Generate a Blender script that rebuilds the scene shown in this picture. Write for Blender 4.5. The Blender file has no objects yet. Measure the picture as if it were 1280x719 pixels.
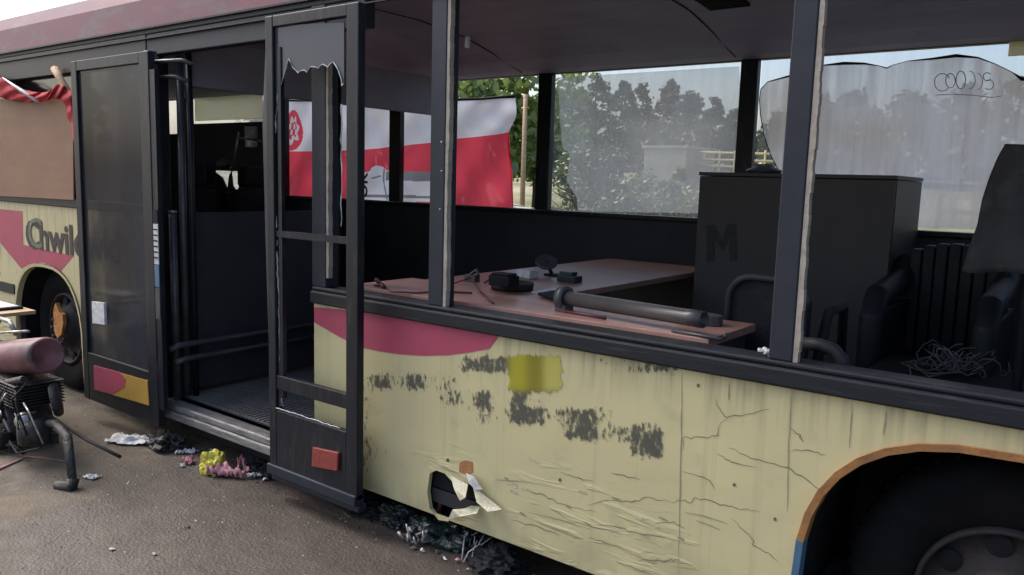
import bpy, bmesh, math, random
from mathutils import Vector, Matrix, noise
from mathutils.geometry import tessellate_polygon
random.seed(7)
sc = bpy.context.scene
COL = sc.collection
PI = math.pi
# ---------------------------------------------------------------- camera
F_PX, YAW, PITCH, ROLL, D, H = 1006.1, 0.654, 0.1324, 0.0292, 2.4476, 1.6
CAMP = Vector((0, -D, H))
Fv = Vector((-math.sin(YAW)*math.cos(PITCH), math.cos(YAW)*math.cos(PITCH), -math.sin(PITCH)))
R0 = Fv.cross(Vector((0, 0, 1))).normalized(); U0 = R0.cross(Fv)
Rv = R0*math.cos(ROLL)+U0*math.sin(ROLL); Uv = -R0*math.sin(ROLL)+U0*math.cos(ROLL)
cd = bpy.data.cameras.new('camera'); cam = bpy.data.objects.new('camera', cd); COL.objects.link(cam)
m = Matrix((Rv, Uv, -Fv)).transposed().to_4x4(); m.translation = CAMP; cam.matrix_world = m
cd.sensor_width = 36; cd.lens = F_PX/1280*36; cd.clip_end = 3000; cd.clip_start = 0.05
sc.camera = cam
def ray(x, y): return Fv*F_PX + Rv*(x-640) - Uv*(y-359.5)
def at(x, y, Y=0.0):
    r = ray(x, y); return CAMP + r*((Y+D)/r.y)
def atz(x, y, z=0.0):
    r = ray(x, y); return CAMP + r*((z-H)/r.z)
def atx(x, y, X):
    r = ray(x, y); return CAMP + r*(X/r.x)
# ---------------------------------------------------------------- materials
def mk(name, c, c2=None, rough=.6, scale=6, bump=0.0, bscale=40, metal=0.0, spec=.5, stretch=(1, 1, 1), detail=6, lo=.4, hi=.65, c3=None, s3=1.5, lo3=.5, hi3=.7, coat=0, emit=None, noro=False):
    mt = bpy.data.materials.new(name); mt.use_nodes = True
    nt = mt.node_tree; N = nt.nodes; L = nt.links; b = N['Principled BSDF']
    b.inputs['Roughness'].default_value = rough; b.inputs['Metallic'].default_value = metal
    b.inputs['Specular IOR Level'].default_value = spec; b.inputs['Coat Weight'].default_value = coat
    tc = N.new('ShaderNodeTexCoord'); mp = N.new('ShaderNodeMapping'); mp.inputs['Scale'].default_value = stretch
    L.new(tc.outputs['Object'], mp.inputs[0])
    def nz(s, d=6):
        n = N.new('ShaderNodeTexNoise'); n.inputs['Scale'].default_value = s; n.inputs['Detail'].default_value = d
        n.inputs['Roughness'].default_value = .62; L.new(mp.outputs[0], n.inputs['Vector']); return n
    def ramp(src, a, z):
        r = N.new('ShaderNodeMapRange'); r.inputs[1].default_value = a; r.inputs[2].default_value = z; L.new(src, r.inputs[0]); return r.outputs[0]
    def mix(f, a, bb):
        x = N.new('ShaderNodeMix'); x.data_type = 'RGBA'; L.new(f, x.inputs[0])
        for i, v in ((6, a), (7, bb)):
            if isinstance(v, tuple): x.inputs[i].default_value = (*v, 1)
            else: L.new(v, x.inputs[i])
        return x.outputs[2]
    if c2 is None: c2 = tuple(v*.7 for v in c)
    n1 = nz(scale, detail); col = mix(ramp(n1.outputs[0], lo, hi), c, c2)
    if c3: col = mix(ramp(nz(s3).outputs[0], lo3, hi3), col, c3)
    L.new(col, b.inputs['Base Color'])
    if not noro: L.new(ramp(n1.outputs[0], .3-(rough-.1), 1.2), b.inputs['Roughness']) if False else None
    if bump:
        bn = N.new('ShaderNodeBump'); bn.inputs['Strength'].default_value = min(1, bump); bn.inputs['Distance'].default_value = .01*max(1, bump)
        L.new(nz(bscale, 4).outputs[0], bn.inputs['Height']); L.new(bn.outputs[0], b.inputs['Normal'])
    return mt
def film(name, c, fac, streak=(14, 1, 1.2), lo=.3, hi=.7, transl=.65, fac2=None, patch=None):
    """dusty glass or plastic film: part see-through, part scattering"""
    mt = bpy.data.materials.new(name); mt.use_nodes = True
    nt = mt.node_tree; N = nt.nodes; L = nt.links; N.clear()
    out = N.new('ShaderNodeOutputMaterial'); tr = N.new('ShaderNodeBsdfTransparent'); di = N.new('ShaderNodeBsdfDiffuse'); tl = N.new('ShaderNodeBsdfTranslucent'); gl = N.new('ShaderNodeBsdfGlossy')
    gl.inputs['Roughness'].default_value = .12
    tc = N.new('ShaderNodeTexCoord'); mp = N.new('ShaderNodeMapping'); mp.inputs['Scale'].default_value = streak; L.new(tc.outputs['Object'], mp.inputs[0])
    n = N.new('ShaderNodeTexNoise'); n.inputs['Scale'].default_value = 1.6; n.inputs['Detail'].default_value = 7; L.new(mp.outputs[0], n.inputs['Vector'])
    r = N.new('ShaderNodeMapRange'); r.inputs[1].default_value = lo; r.inputs[2].default_value = hi; r.inputs[3].default_value = fac; r.inputs[4].default_value = fac2 if fac2 is not None else min(1, fac*1.6); L.new(n.outputs[0], r.inputs[0])
    cm = N.new('ShaderNodeMix'); cm.data_type = 'RGBA'; cm.inputs[6].default_value = (*c, 1); cm.inputs[7].default_value = (*(patch or tuple(v*.75 for v in c)), 1)
    n2 = N.new('ShaderNodeTexNoise'); n2.inputs['Scale'].default_value = 1.1; n2.inputs['Detail'].default_value = 5; L.new(tc.outputs['Object'], n2.inputs['Vector'])
    r2 = N.new('ShaderNodeMapRange'); r2.inputs[1].default_value = .42; r2.inputs[2].default_value = .62; L.new(n2.outputs[0], r2.inputs[0]); L.new(r2.outputs[0], cm.inputs[0])
    L.new(cm.outputs[2], di.inputs[0]); L.new(cm.outputs[2], tl.inputs[0])
    m1 = N.new('ShaderNodeMixShader'); m1.inputs[0].default_value = transl; L.new(di.outputs[0], m1.inputs[1]); L.new(tl.outputs[0], m1.inputs[2])
    m2 = N.new('ShaderNodeMixShader'); L.new(r.outputs[0], m2.inputs[0]); L.new(tr.outputs[0], m2.inputs[1]); L.new(m1.outputs[0], m2.inputs[2])
    m3 = N.new('ShaderNodeMixShader'); m3.inputs[0].default_value = .05; L.new(m2.outputs[0], m3.inputs[1]); L.new(gl.outputs[0], m3.inputs[2])
    L.new(m3.outputs[0], out.inputs[0]); return mt
M = {}
M['post'] = mk('dark_blue_grey_paint', (.014, .018, .029), (.019, .023, .034), spec=.4, rough=.5, scale=9, bump=.06, bscale=30, c3=(.035, .034, .034), s3=7, lo3=.62, hi3=.85)
M['frame'] = mk('black_frame_paint', (.0065, .008, .013), (.012, .014, .019), spec=.35, rough=.45, scale=14, bump=.08, bscale=30, c3=(.045, .044, .043), s3=9, lo3=.54, hi3=.8, stretch=(2.5, 1, .5))
M['rubber'] = mk('black_rubber_trim', (.007, .009, .013), (.012, .014, .019), spec=.35, rough=.5, scale=5, stretch=(1, 1, 14), bump=.15, bscale=22, c3=(.045, .045, .045), s3=4, lo3=.58, hi3=.8)
M['black'] = mk('black_matt', (.007, .008, .010), (.011, .012, .015), spec=.2, rough=.75, scale=5, bump=.2, c3=(.022, .021, .021), s3=3)
M['inwall'] = mk('dark_interior_panel', (.027, .027, .032), (.036, .036, .040), spec=.35, rough=.6, scale=3, bump=.15, bscale=20, c3=(.03, .028, .028), s3=6, lo3=.6, hi3=.8)
M['ceil'] = mk('grey_ceiling_panel', (.25, .255, .33), (.21, .215, .285), rough=.6, scale=2.5, bump=.15, bscale=8, c3=(.165, .165, .22), s3=4, lo3=.55, hi3=.8)
M['cream'] = mk('cream_sealant', (.40, .35, .29), (.30, .26, .21), rough=.8, scale=20, bump=.2, bscale=60)
M['glaze'] = mk('chipped_glass_edge', (.45, .5, .52), (.22, .25, .27), rough=.3, scale=40, bump=.5, bscale=90)
M['pink'] = mk('faded_crimson_paint', (.42, .06, .115), (.35, .055, .095), rough=.42, scale=5, c3=(.33, .12, .13), s3=6, lo3=.6, hi3=.85)
M['fascia'] = mk('faded_red_fascia_paint', (.23, .07, .10), (.17, .075, .10), rough=.45, scale=3, stretch=(1, 1, 3), c3=(.20, .17, .18), s3=2.2, lo3=.5, hi3=.7)
M['yellow'] = mk('ochre_yellow_paint', (.46, .27, .045), (.38, .23, .05), rough=.5, scale=12)
M['lemon'] = mk('lemon_paint', (.36, .31, .03), (.28, .24, .04), rough=.5, scale=6)
M['orange'] = mk('worn_orange_edging', (.40, .19, .065), (.28, .13, .05), rough=.55, scale=12, c3=(.25, .10, .07), s3=9, lo3=.6, hi3=.75, bump=.4)
M['blue'] = mk('pale_blue_paint', (.07, .16, .26), (.05, .12, .19), rough=.5, scale=12)
M['ghost'] = mk('faded_grey_lettering_paint', (.10, .10, .08), (.20, .19, .14), rough=.6, scale=24, lo=.35, hi=.6)
M['letter'] = mk('black_lettering_vinyl', (.018, .017, .018), (.04, .035, .035), rough=.5, scale=14)
M['crack'] = mk('dark_paint_crack', (.09, .08, .055), (.17, .15, .10), rough=.9, scale=30)
M['crackl'] = mk('fine_dirt_line', (.24, .215, .145), (.30, .27, .175), rough=.9, scale=20)
M['white'] = mk('dirty_white', (.62, .62, .62), (.40, .40, .40), rough=.6, scale=14)
M['paper'] = mk('white_paper', (.68, .68, .66), (.45, .44, .43), rough=.8, scale=30)
M['ply'] = mk('brown_hardboard', (.28, .155, .088), (.235, .13, .078), rough=.7, scale=2.5, stretch=(1, 1, 3), bump=.15, bscale=80)
M['wood'] = mk('pale_wood', (.50, .34, .20), (.36, .23, .13), rough=.7, scale=5, stretch=(1, 1, 6))
M['desk'] = mk('reddish_laminate', (.37, .20, .155), (.29, .16, .125), rough=.38, scale=1.8, stretch=(2, 9, 1), c3=(.24, .15, .13), s3=5, lo3=.58, hi3=.8)
M['redcloth'] = mk('red_cloth', (.50, .035, .045), (.34, .025, .03), rough=.85, scale=9, bump=.5, bscale=120)
M['flagw'] = film('white_flag_cloth', (.92, .90, .93), 1.0, fac2=1.0, transl=.6, patch=(.86, .84, .88))
M['flagr'] = film('red_flag_cloth', (.93, .10, .14), 1.0, fac2=1.0, transl=.6, patch=(.86, .08, .12))
M['locker'] = mk('dark_brown_laminate', (.050, .043, .040), (.060, .051, .046), spec=.35, rough=.5, scale=1.5, stretch=(3, 3, 1), bump=.1)
M['lockermark'] = mk('faded_dark_mark', (.018, .016, .016), (.034, .029, .028), rough=.7, scale=30)
M['fabric'] = mk('dark_grey_cloth', (.055, .053, .052), (.036, .035, .035), rough=.95, scale=4, bump=1.2, bscale=14, c3=(.08, .075, .07), s3=7)
M['seatfab'] = mk('black_upholstery', (.012, .012, .014), (.019, .019, .021), spec=.25, rough=.8, scale=8, bump=.6, bscale=30)
M['metal'] = mk('grey_painted_metal', (.085, .085, .09), (.055, .055, .06), rough=.4, scale=9, metal=.3, bump=.2)
M['tubing'] = mk('dull_dark_tubing', (.032, .032, .035), (.022, .022, .024), rough=.55, spec=.3, scale=9)
M['pipe'] = mk('grey_plastic_pipe', (.060, .057, .058), (.042, .040, .041), rough=.35, scale=6, stretch=(1, 1, 1), c3=(.10, .095, .09), s3=9, lo3=.6, hi3=.8)
M['alu'] = mk('scuffed_aluminium', (.34, .33, .32), (.20, .19, .185), rough=.42, metal=.5, scale=10, stretch=(1, 8, 8), bump=.4, bscale=40, c3=(.10, .09, .085), s3=7, lo3=.5, hi3=.7)
M['mat'] = mk('dusty_ribbed_floor_mat', (.16, .15, .14), (.11, .10, .095), rough=.9, scale=6, bump=.8, bscale=60, c3=(.13, .12, .11), s3=3)
M['tyre'] = mk('black_tyre_rubber', (.005, .005, .006), (.008, .008, .009), spec=.12, rough=.9, scale=9, bump=.5, bscale=40)
M['rim'] = mk('dull_steel_rim', (.026, .021, .022), (.016, .013, .014), spec=.3, rough=.65, metal=.0, scale=7, bump=.5, bscale=30, c3=(.05, .03, .022), s3=6)
M['rust'] = mk('orange_rust', (.55, .25, .07), (.36, .12, .03), rough=.9, scale=16, bump=1, bscale=50)
M['reflector'] = mk('red_reflector', (.30, .05, .04), (.20, .035, .03), rough=.3, scale=30, bump=.4, bscale=140)
M['tankpaint'] = mk('dull_red_tank_paint', (.22, .08, .09), (.13, .05, .055), rough=.5, scale=7, bump=.2, c3=(.05, .04, .035), s3=8, lo3=.48, hi3=.66)
M['engine'] = mk('oily_cast_metal', (.055, .052, .05), (.03, .028, .027), rough=.5, metal=.35, scale=14, bump=1, bscale=50, c3=(.11, .09, .075), s3=11, lo3=.55, hi3=.75)
M['bright'] = mk('worn_bright_metal', (.40, .38, .36), (.22, .20, .19), rough=.35, metal=.6, scale=18, bump=.4)
M['bag'] = mk('yellow_plastic_bag', (.52, .46, .04), (.38, .32, .03), rough=.35, scale=11, bump=1, bscale=35)
M['pinkrag'] = mk('pink_scrap', (.55, .27, .30), (.42, .18, .20), rough=.8, scale=20)
M['greenbag'] = mk('dark_green_plastic', (.012, .022, .018), (.02, .03, .026), rough=.25, scale=9, bump=1.3, bscale=22)
M['cable'] = mk('dark_red_cable', (.10, .02, .025), (.06, .02, .02), rough=.5)
M['wire'] = mk('pale_grey_wire', (.075, .072, .07), (.05, .048, .048), rough=.5)
M['corr'] = film('pale_translucent_corrugated_sheet', (.97, .95, .80), 1.0, fac2=1.0, transl=.9, patch=(.92, .88, .68))
M['flagg'] = film('grey_flag_print', (.34, .34, .36), 1.0, fac2=1.0, transl=.55, patch=(.28, .28, .30))
M['flagd'] = film('dark_flag_print', (.10, .10, .11), 1.0, fac2=1.0, transl=.55)
M['tint'] = film('tinted_dusty_glass', (.050, .053, .066), .50, streak=(3, 1, 2), transl=.1, fac2=.85, patch=(.040, .040, .042))
M['darksheet'] = mk('near_black_sheet', (.010, .011, .014), (.016, .017, .021), rough=.15)
M['dust'] = film('dusty_window_glass', (.82, .83, .80), .24, streak=(5, 1, 1), lo=.2, hi=.8, transl=.85, fac2=.34, patch=(.70, .69, .62))
M['clear'] = film('lightly_dusty_glass', (.5, .52, .54), .05, transl=.75, fac2=.10)
M['frost'] = film('frosted_dirty_film', (.82, .83, .86), .34, streak=(12, 1, .7), transl=.9, fac2=.74, patch=(.70, .64, .57))
M['remnant'] = film('torn_window_film', (.095, .10, .12), .93, streak=(4, 1, 3), transl=.3, fac2=.98, patch=(.12, .12, .14))
M['board'] = mk('grey_concrete', (.42, .41, .39), (.34, .33, .31), rough=.9, scale=1, bump=.5)
M['railp'] = mk('yellow_rail_paint', (.55, .48, .20), (.42, .38, .2), rough=.7)
M['bark'] = mk('tree_bark', (.10, .075, .055), (.055, .04, .03), rough=.95, scale=8, bump=1)
M['sandstone'] = mk('pale_rubble', (.55, .52, .47), (.40, .38, .34), rough=.9, scale=1.5, bump=1, bscale=6)

def leafmat(name, a, b):
    mt = film(name, a, 1.0, fac2=1.0, transl=.45, patch=b)
    return mt
M['leaf_light'] = leafmat('bright_leaf', (.23, .30, .08), (.13, .19, .05))
M['leaf_mid'] = leafmat('green_leaf', (.12, .16, .065), (.075, .11, .045))
M['leaf_pine'] = leafmat('pine_needles', (.065, .09, .055), (.042, .062, .042))
M['leaf_dry'] = leafmat('brownish_leaf', (.12, .085, .055), (.07, .05, .035))
M['leaf_bush'] = leafmat('bush_leaf', (.17, .19, .09), (.11, .13, .06))

# body paint: cream-yellow with drip streaks, dirt and buckles
def body_mat():
    mt = bpy.data.materials.new('weathered_cream_yellow_paint'); mt.use_nodes = True
    N = mt.node_tree.nodes; L = mt.node_tree.links; b = N['Principled BSDF']
    tc = N.new('ShaderNodeTexCoord')
    def nz(scale, st, d=6, dist=0):
        mp = N.new('ShaderNodeMapping'); mp.inputs['Scale'].default_value = st; L.new(tc.outputs['Object'], mp.inputs[0])
        n = N.new('ShaderNodeTexNoise'); n.inputs['Scale'].default_value = scale; n.inputs['Detail'].default_value = d; n.inputs['Distortion'].default_value = dist
        L.new(mp.outputs[0], n.inputs['Vector']); return n.outputs[0]
    def rg(s, a, z, c=0., d=1.):
        r = N.new('ShaderNodeMapRange'); r.inputs[1].default_value = a; r.inputs[2].default_value = z; r.inputs[3].default_value = c; r.inputs[4].default_value = d; L.new(s, r.inputs[0]); return r.outputs[0]
    def mx(f, a, c):
        x = N.new('ShaderNodeMix'); x.data_type = 'RGBA'; L.new(f, x.inputs[0])
        for i, v in ((6, a), (7, c)):
            if isinstance(v, tuple): x.inputs[i].default_value = (*v, 1)
            else: L.new(v, x.inputs[i])
        return x.outputs[2]
    def mul(a, c):
        x = N.new('ShaderNodeMath'); x.operation = 'MULTIPLY'
        L.new(a, x.inputs[0])
        if isinstance(c, float): x.inputs[1].default_value = c
        else: L.new(c, x.inputs[1])
        return x.outputs[0]
    col = mx(rg(nz(2.2, (1, 1, 1)), .35, .7), (.58, .515, .28), (.52, .46, .255))
    col = mx(mul(rg(nz(1.0, (26, 1, .7)), .56, .75), .28), col, (.26, .23, .14))      # vertical run-off
    col = mx(mul(rg(nz(9, (1, 1, 1)), .58, .8), .4), col, (.29, .265, .18))
    sep = N.new('ShaderNodeSeparateXYZ'); L.new(tc.outputs['Object'], sep.inputs[0])
    top = rg(sep.outputs[2], .82, .99)
    col = mx(mul(mul(top, rg(nz(1.0, (34, 1, 1.5)), .45, .7)), .55), col, (.17, .15, .10))  # stains running from the trim
    low = rg(sep.outputs[2], .42, .16)
    col = mx(mul(mul(low, rg(nz(5, (1, 1, 1)), .4, .75)), .6), col, (.19, .165, .11))   # road dirt
    L.new(col, b.inputs['Base Color']); b.inputs['Roughness'].default_value = .42
    b1 = N.new('ShaderNodeBump'); b1.inputs['Strength'].default_value = .5; b1.inputs['Distance'].default_value = .012; L.new(nz(2.2, (1, 1, 1.7), 2, .2), b1.inputs['Height'])
    b2 = N.new('ShaderNodeBump'); b2.inputs['Strength'].default_value = .35; b2.inputs['Distance'].default_value = .0015; L.new(nz(26, (1, 1, 1.3), 5, .0), b2.inputs['Height'])
    mp = N.new('ShaderNodeMapping'); mp.inputs['Rotation'].default_value = (0, .30, 0); mp.inputs['Scale'].default_value = (3.2, 1, 15); L.new(tc.outputs['Object'], mp.inputs[0])
    n3 = N.new('ShaderNodeTexNoise'); n3.inputs['Scale'].default_value = 1.3; n3.inputs['Detail'].default_value = 4; n3.inputs['Distortion'].default_value = .5; L.new(mp.outputs[0], n3.inputs['Vector'])
    b3 = N.new('ShaderNodeBump'); b3.inputs['Distance'].default_value = .0055; L.new(mul(mul(rg(n3.outputs[0], .52, .70), rg(nz(1.7, (1, 1, 1), 3), .47, .60)), rg(sep.outputs[2], .60, .40)), b3.inputs['Height']); b3.inputs['Strength'].default_value = .8
    L.new(b1.outputs[0], b3.inputs['Normal']); L.new(b3.outputs[0], b2.inputs['Normal']); L.new(b2.outputs[0], b.inputs['Normal'])
    return mt
M['body'] = body_mat()
M['bodyin'] = mk('panel_torn_back', (.60, .56, .40), (.42, .38, .25), rough=.6, scale=14, bump=.7)

# ---------------------------------------------------------------- mesh helpers
class MB:
    def __init__(s): s.bm = bmesh.new(); s.mats = []
    def mi(s, mt):
        if mt not in s.mats: s.mats.append(mt)
        return s.mats.index(mt)
    def face(s, pts, mt=None):
        f = s.bm.faces.new([s.bm.verts.new(p) for p in pts]); f.material_index = s.mi(mt); return f
    def box(s, x0, x1, y0, y1, z0, z1, mt=None, rot=None, org=None):
        v = [Vector((x, y, z)) for x in (x0, x1) for y in (y0, y1) for z in (z0, z1)]
        if rot is not None:
            v = [rot @ (p-org)+org for p in v]
        v = [s.bm.verts.new(p) for p in v]; k = s.mi(mt)
        for q in ((0, 1, 3, 2), (4, 6, 7, 5), (0, 4, 5, 1), (2, 3, 7, 6), (0, 2, 6, 4), (1, 5, 7, 3)):
            s.bm.faces.new([v[i] for i in q]).material_index = k
        return s
    def prism(s, loops, y0, y1, mt=None, axis='Y'):
        """polygon (with holes) in XZ, extruded along Y (or given axis)"""
        def P(a, b, c): return Vector((a, c, b)) if axis == 'Y' else (Vector((a, b, c)) if axis == 'Z' else Vector((c, a, b)))
        k = s.mi(mt); ls = [[Vector((p[0], p[1], 0)) for p in l] for l in loops]
        tri = tessellate_polygon(ls); flat = [p for l in ls for p in l]
        A = [s.bm.verts.new(P(p.x, p.y, y0)) for p in flat]; B = [s.bm.verts.new(P(p.x, p.y, y1)) for p in flat]
        for t in tri:
            for V in (A, B):
                try: s.bm.faces.new([V[i] for i in t]).material_index = k
                except ValueError: pass
        o = 0
        for l in ls:
            n = len(l)
            for i in range(n):
                a, b = o+i, o+(i+1) % n
                s.bm.faces.new((A[a], A[b], B[b], B[a])).material_index = k
            o += n
        return s
    def tube(s, pts, r, mt=None, seg=8, cap=True, r1=None):
        pts = [Vector(p) for p in pts]; n = len(pts); k = s.mi(mt); rings = []; up = None
        for i, p in enumerate(pts):
            t = (pts[min(i+1, n-1)]-pts[max(i-1, 0)]).normalized()
            if up is None: up = t.orthogonal().normalized()
            u = (up-t*up.dot(t)); u = u.normalized() if u.length > 1e-6 else t.orthogonal().normalized(); up = u
            w = t.cross(u); rr = r if r1 is None else r+(r1-r)*i/(n-1)
            if isinstance(r, (list, tuple)): rr = r[i]
            rings.append([s.bm.verts.new(p+(u*math.cos(2*PI*j/seg)+w*math.sin(2*PI*j/seg))*rr) for j in range(seg)])
        for a, b in zip(rings, rings[1:]):
            for j in range(seg):
                f = s.bm.faces.new((a[j], a[(j+1) % seg], b[(j+1) % seg], b[j])); f.material_index = k; f.smooth = True
        if cap:
            for rg_ in (rings[0], rings[-1]):
                s.bm.faces.new(rg_).material_index = k
        return s
    def lathe(s, prof, c, axis, mt=None, seg=32, a0=0, a1=2*PI):
        """prof: (radius, offset along axis)"""
        axis = Vector(axis).normalized(); u = axis.orthogonal().normalized(); w = axis.cross(u); c = Vector(c); k = s.mi(mt)
        full = abs(a1-a0-2*PI) < 1e-6; R = []
        for r, o in prof:
            R.append([s.bm.verts.new(c+axis*o+(u*math.cos(a0+(a1-a0)*j/seg)+w*math.sin(a0+(a1-a0)*j/seg))*max(r, 1e-4)) for j in range(seg if full else seg+1)])
        for a, b in zip(R, R[1:]):
            n = len(a)
            for j in range(n if full else n-1):
                f = s.bm.faces.new((a[j], a[(j+1) % n], b[(j+1) % n], b[j])); f.material_index = k; f.smooth = True
        return s
    def grid(s, fn, nu, nv, mt=None, skip=None):
        k = 0 if callable(mt) else s.mi(mt); V = [[s.bm.verts.new(fn(i/nu, j/nv)) for j in range(nv+1)] for i in range(nu+1)]
        for i in range(nu):
            for j in range(nv):
                if skip and skip((i+.5)/nu, (j+.5)/nv): continue
                mm = mt((i+.5)/nu, (j+.5)/nv) if callable(mt) else mt
                f = s.bm.faces.new((V[i][j], V[i+1][j], V[i+1][j+1], V[i][j+1])); f.smooth = True; f.material_index = s.mi(mm)
        return s
    def ribbon(s, pts, w, y, mt):
        """flat line in the XZ plane, tapering"""
        k = s.mi(mt); n = len(pts); L_ = []
        for i in range(n):
            a = pts[max(i-1, 0)]; b = pts[min(i+1, n-1)]; t = Vector((b[0]-a[0], b[1]-a[1])).normalized(); nn = Vector((-t.y, t.x))
            ww = w*(.25+.75*math.sin(PI*(i+.5)/n))*random.uniform(.7, 1.3)/2
            L_.append((s.bm.verts.new((pts[i][0]+nn.x*ww, y, pts[i][1]+nn.y*ww)), s.bm.verts.new((pts[i][0]-nn.x*ww, y, pts[i][1]-nn.y*ww))))
        for a, b in zip(L_, L_[1:]):
            s.bm.faces.new((a[0], b[0], b[1], a[1])).material_index = k
    def build(s, name, mt, parent=None, bevel=0, solid=0, sub=0):
        me = bpy.data.meshes.new(name)
        bmesh.ops.remove_doubles(s.bm, verts=s.bm.verts, dist=1e-5) if sub else None
        bmesh.ops.recalc_face_normals(s.bm, faces=s.bm.faces); s.bm.to_mesh(me); s.bm.free()
        if s.mats:
            for q in s.mats: me.materials.append(q or mt)
        else: me.materials.append(mt)
        o = bpy.data.objects.new(name, me); COL.objects.link(o)
        if parent: o.parent = parent; o.matrix_parent_inverse = parent.matrix_world.inverted() if parent.type != 'EMPTY' else Matrix.Translation(-parent.location) if parent.location.length else Matrix()
        if solid: d = o.modifiers.new('s', 'SOLIDIFY'); d.thickness = solid; d.offset = 0
        if sub: d = o.modifiers.new('u', 'SUBSURF'); d.levels = sub; d.render_levels = sub
        if bevel:
            d = o.modifiers.new('b', 'BEVEL'); d.width = bevel; d.segments = 2; d.limit_method = 'ANGLE'; d.angle_limit = .6
        return o
def tag(o, label=None, cat=None, group=None, kind=None):
    if label: o['label'] = label
    if cat: o['category'] = cat
    if group: o['group'] = group
    if kind: o['kind'] = kind
    return o
def thing(name, label, cat, loc=(0, 0, 0), group=None):
    o = bpy.data.objects.new(name, None); o.location = loc; o.empty_display_size = .1; COL.objects.link(o)
    return tag(o, label, cat, group)
def P2(pts, Y=0): return [(at(x, y, Y).x, at(x, y, Y).z) for x, y in pts]
def jag(p, q, n, amp, seed=0):
    rd = random.Random(seed); out = []
    for i in range(n):
        t = i/n; out.append((p[0]+(q[0]-p[0])*t+rd.uniform(-amp, amp), p[1]+(q[1]-p[1])*t+rd.uniform(-amp, amp)))
    return out
def text_mesh(txt, size, sx=1.0, bold=.0):
    c = bpy.data.curves.new('t', 'FONT'); c.body = txt; c.size = size; c.offset = bold; c.fill_mode = 'FRONT'; c.resolution_u = 3
    o = bpy.data.objects.new('t', c); COL.objects.link(o)
    dg = bpy.context.evaluated_depsgraph_get(); me = bpy.data.meshes.new_from_object(o.evaluated_get(dg)); bpy.data.objects.remove(o); bpy.data.curves.remove(c)
    return me
def add_text(mb, txt, size, org, ux, uz, mt, sx=1.0, bold=0.0):
    """text drawn on a plane: ux right direction, uz up direction"""
    me = text_mesh(txt, size, sx, bold); k = mb.mi(mt); vs = [mb.bm.verts.new(Vector(org)+Vector(ux)*v.co.x*sx+Vector(uz)*v.co.y) for v in me.vertices]
    for p in me.polygons:
        try: mb.bm.faces.new([vs[i] for i in p.vertices]).material_index = k
        except ValueError: pass
    bpy.data.meshes.remove(me)

# ---------------------------------------------------------------- world and light
w = bpy.data.worlds.new('World'); sc.world = w; w.use_nodes = True
nt = w.node_tree; bg = nt.nodes['Background']; sky = nt.nodes.new('ShaderNodeTexSky'); sky.sky_type = 'NISHITA'; sky.sun_disc = False
SEL, SROT = math.radians(48), math.radians(264)
sky.sun_elevation = SEL; sky.sun_rotation = SROT; sky.dust_density = 4.5; sky.air_density = 1.0; sky.ozone_density = 1.6
nt.links.new(sky.outputs[0], bg.inputs[0]); bg.inputs[1].default_value = .15
sd = bpy.data.lights.new('sun', 'SUN'); sd.energy = 1.5; sd.angle = math.radians(42); sd.color = (1, .97, .93)
so = bpy.data.objects.new('sun', sd); COL.objects.link(so)
sdir = Vector((math.sin(SROT)*math.cos(SEL), math.cos(SROT)*math.cos(SEL), math.sin(SEL)))
so.rotation_euler = sdir.to_track_quat('Z', 'Y').to_euler()
vs = sc.view_settings; vs.view_transform = 'Standard'; vs.look = 'None'; vs.gamma = 1; vs.exposure = .98
sc.cycles.max_bounces = 10; sc.cycles.transparent_max_bounces = 24; sc.cycles.diffuse_bounces = 5

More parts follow.
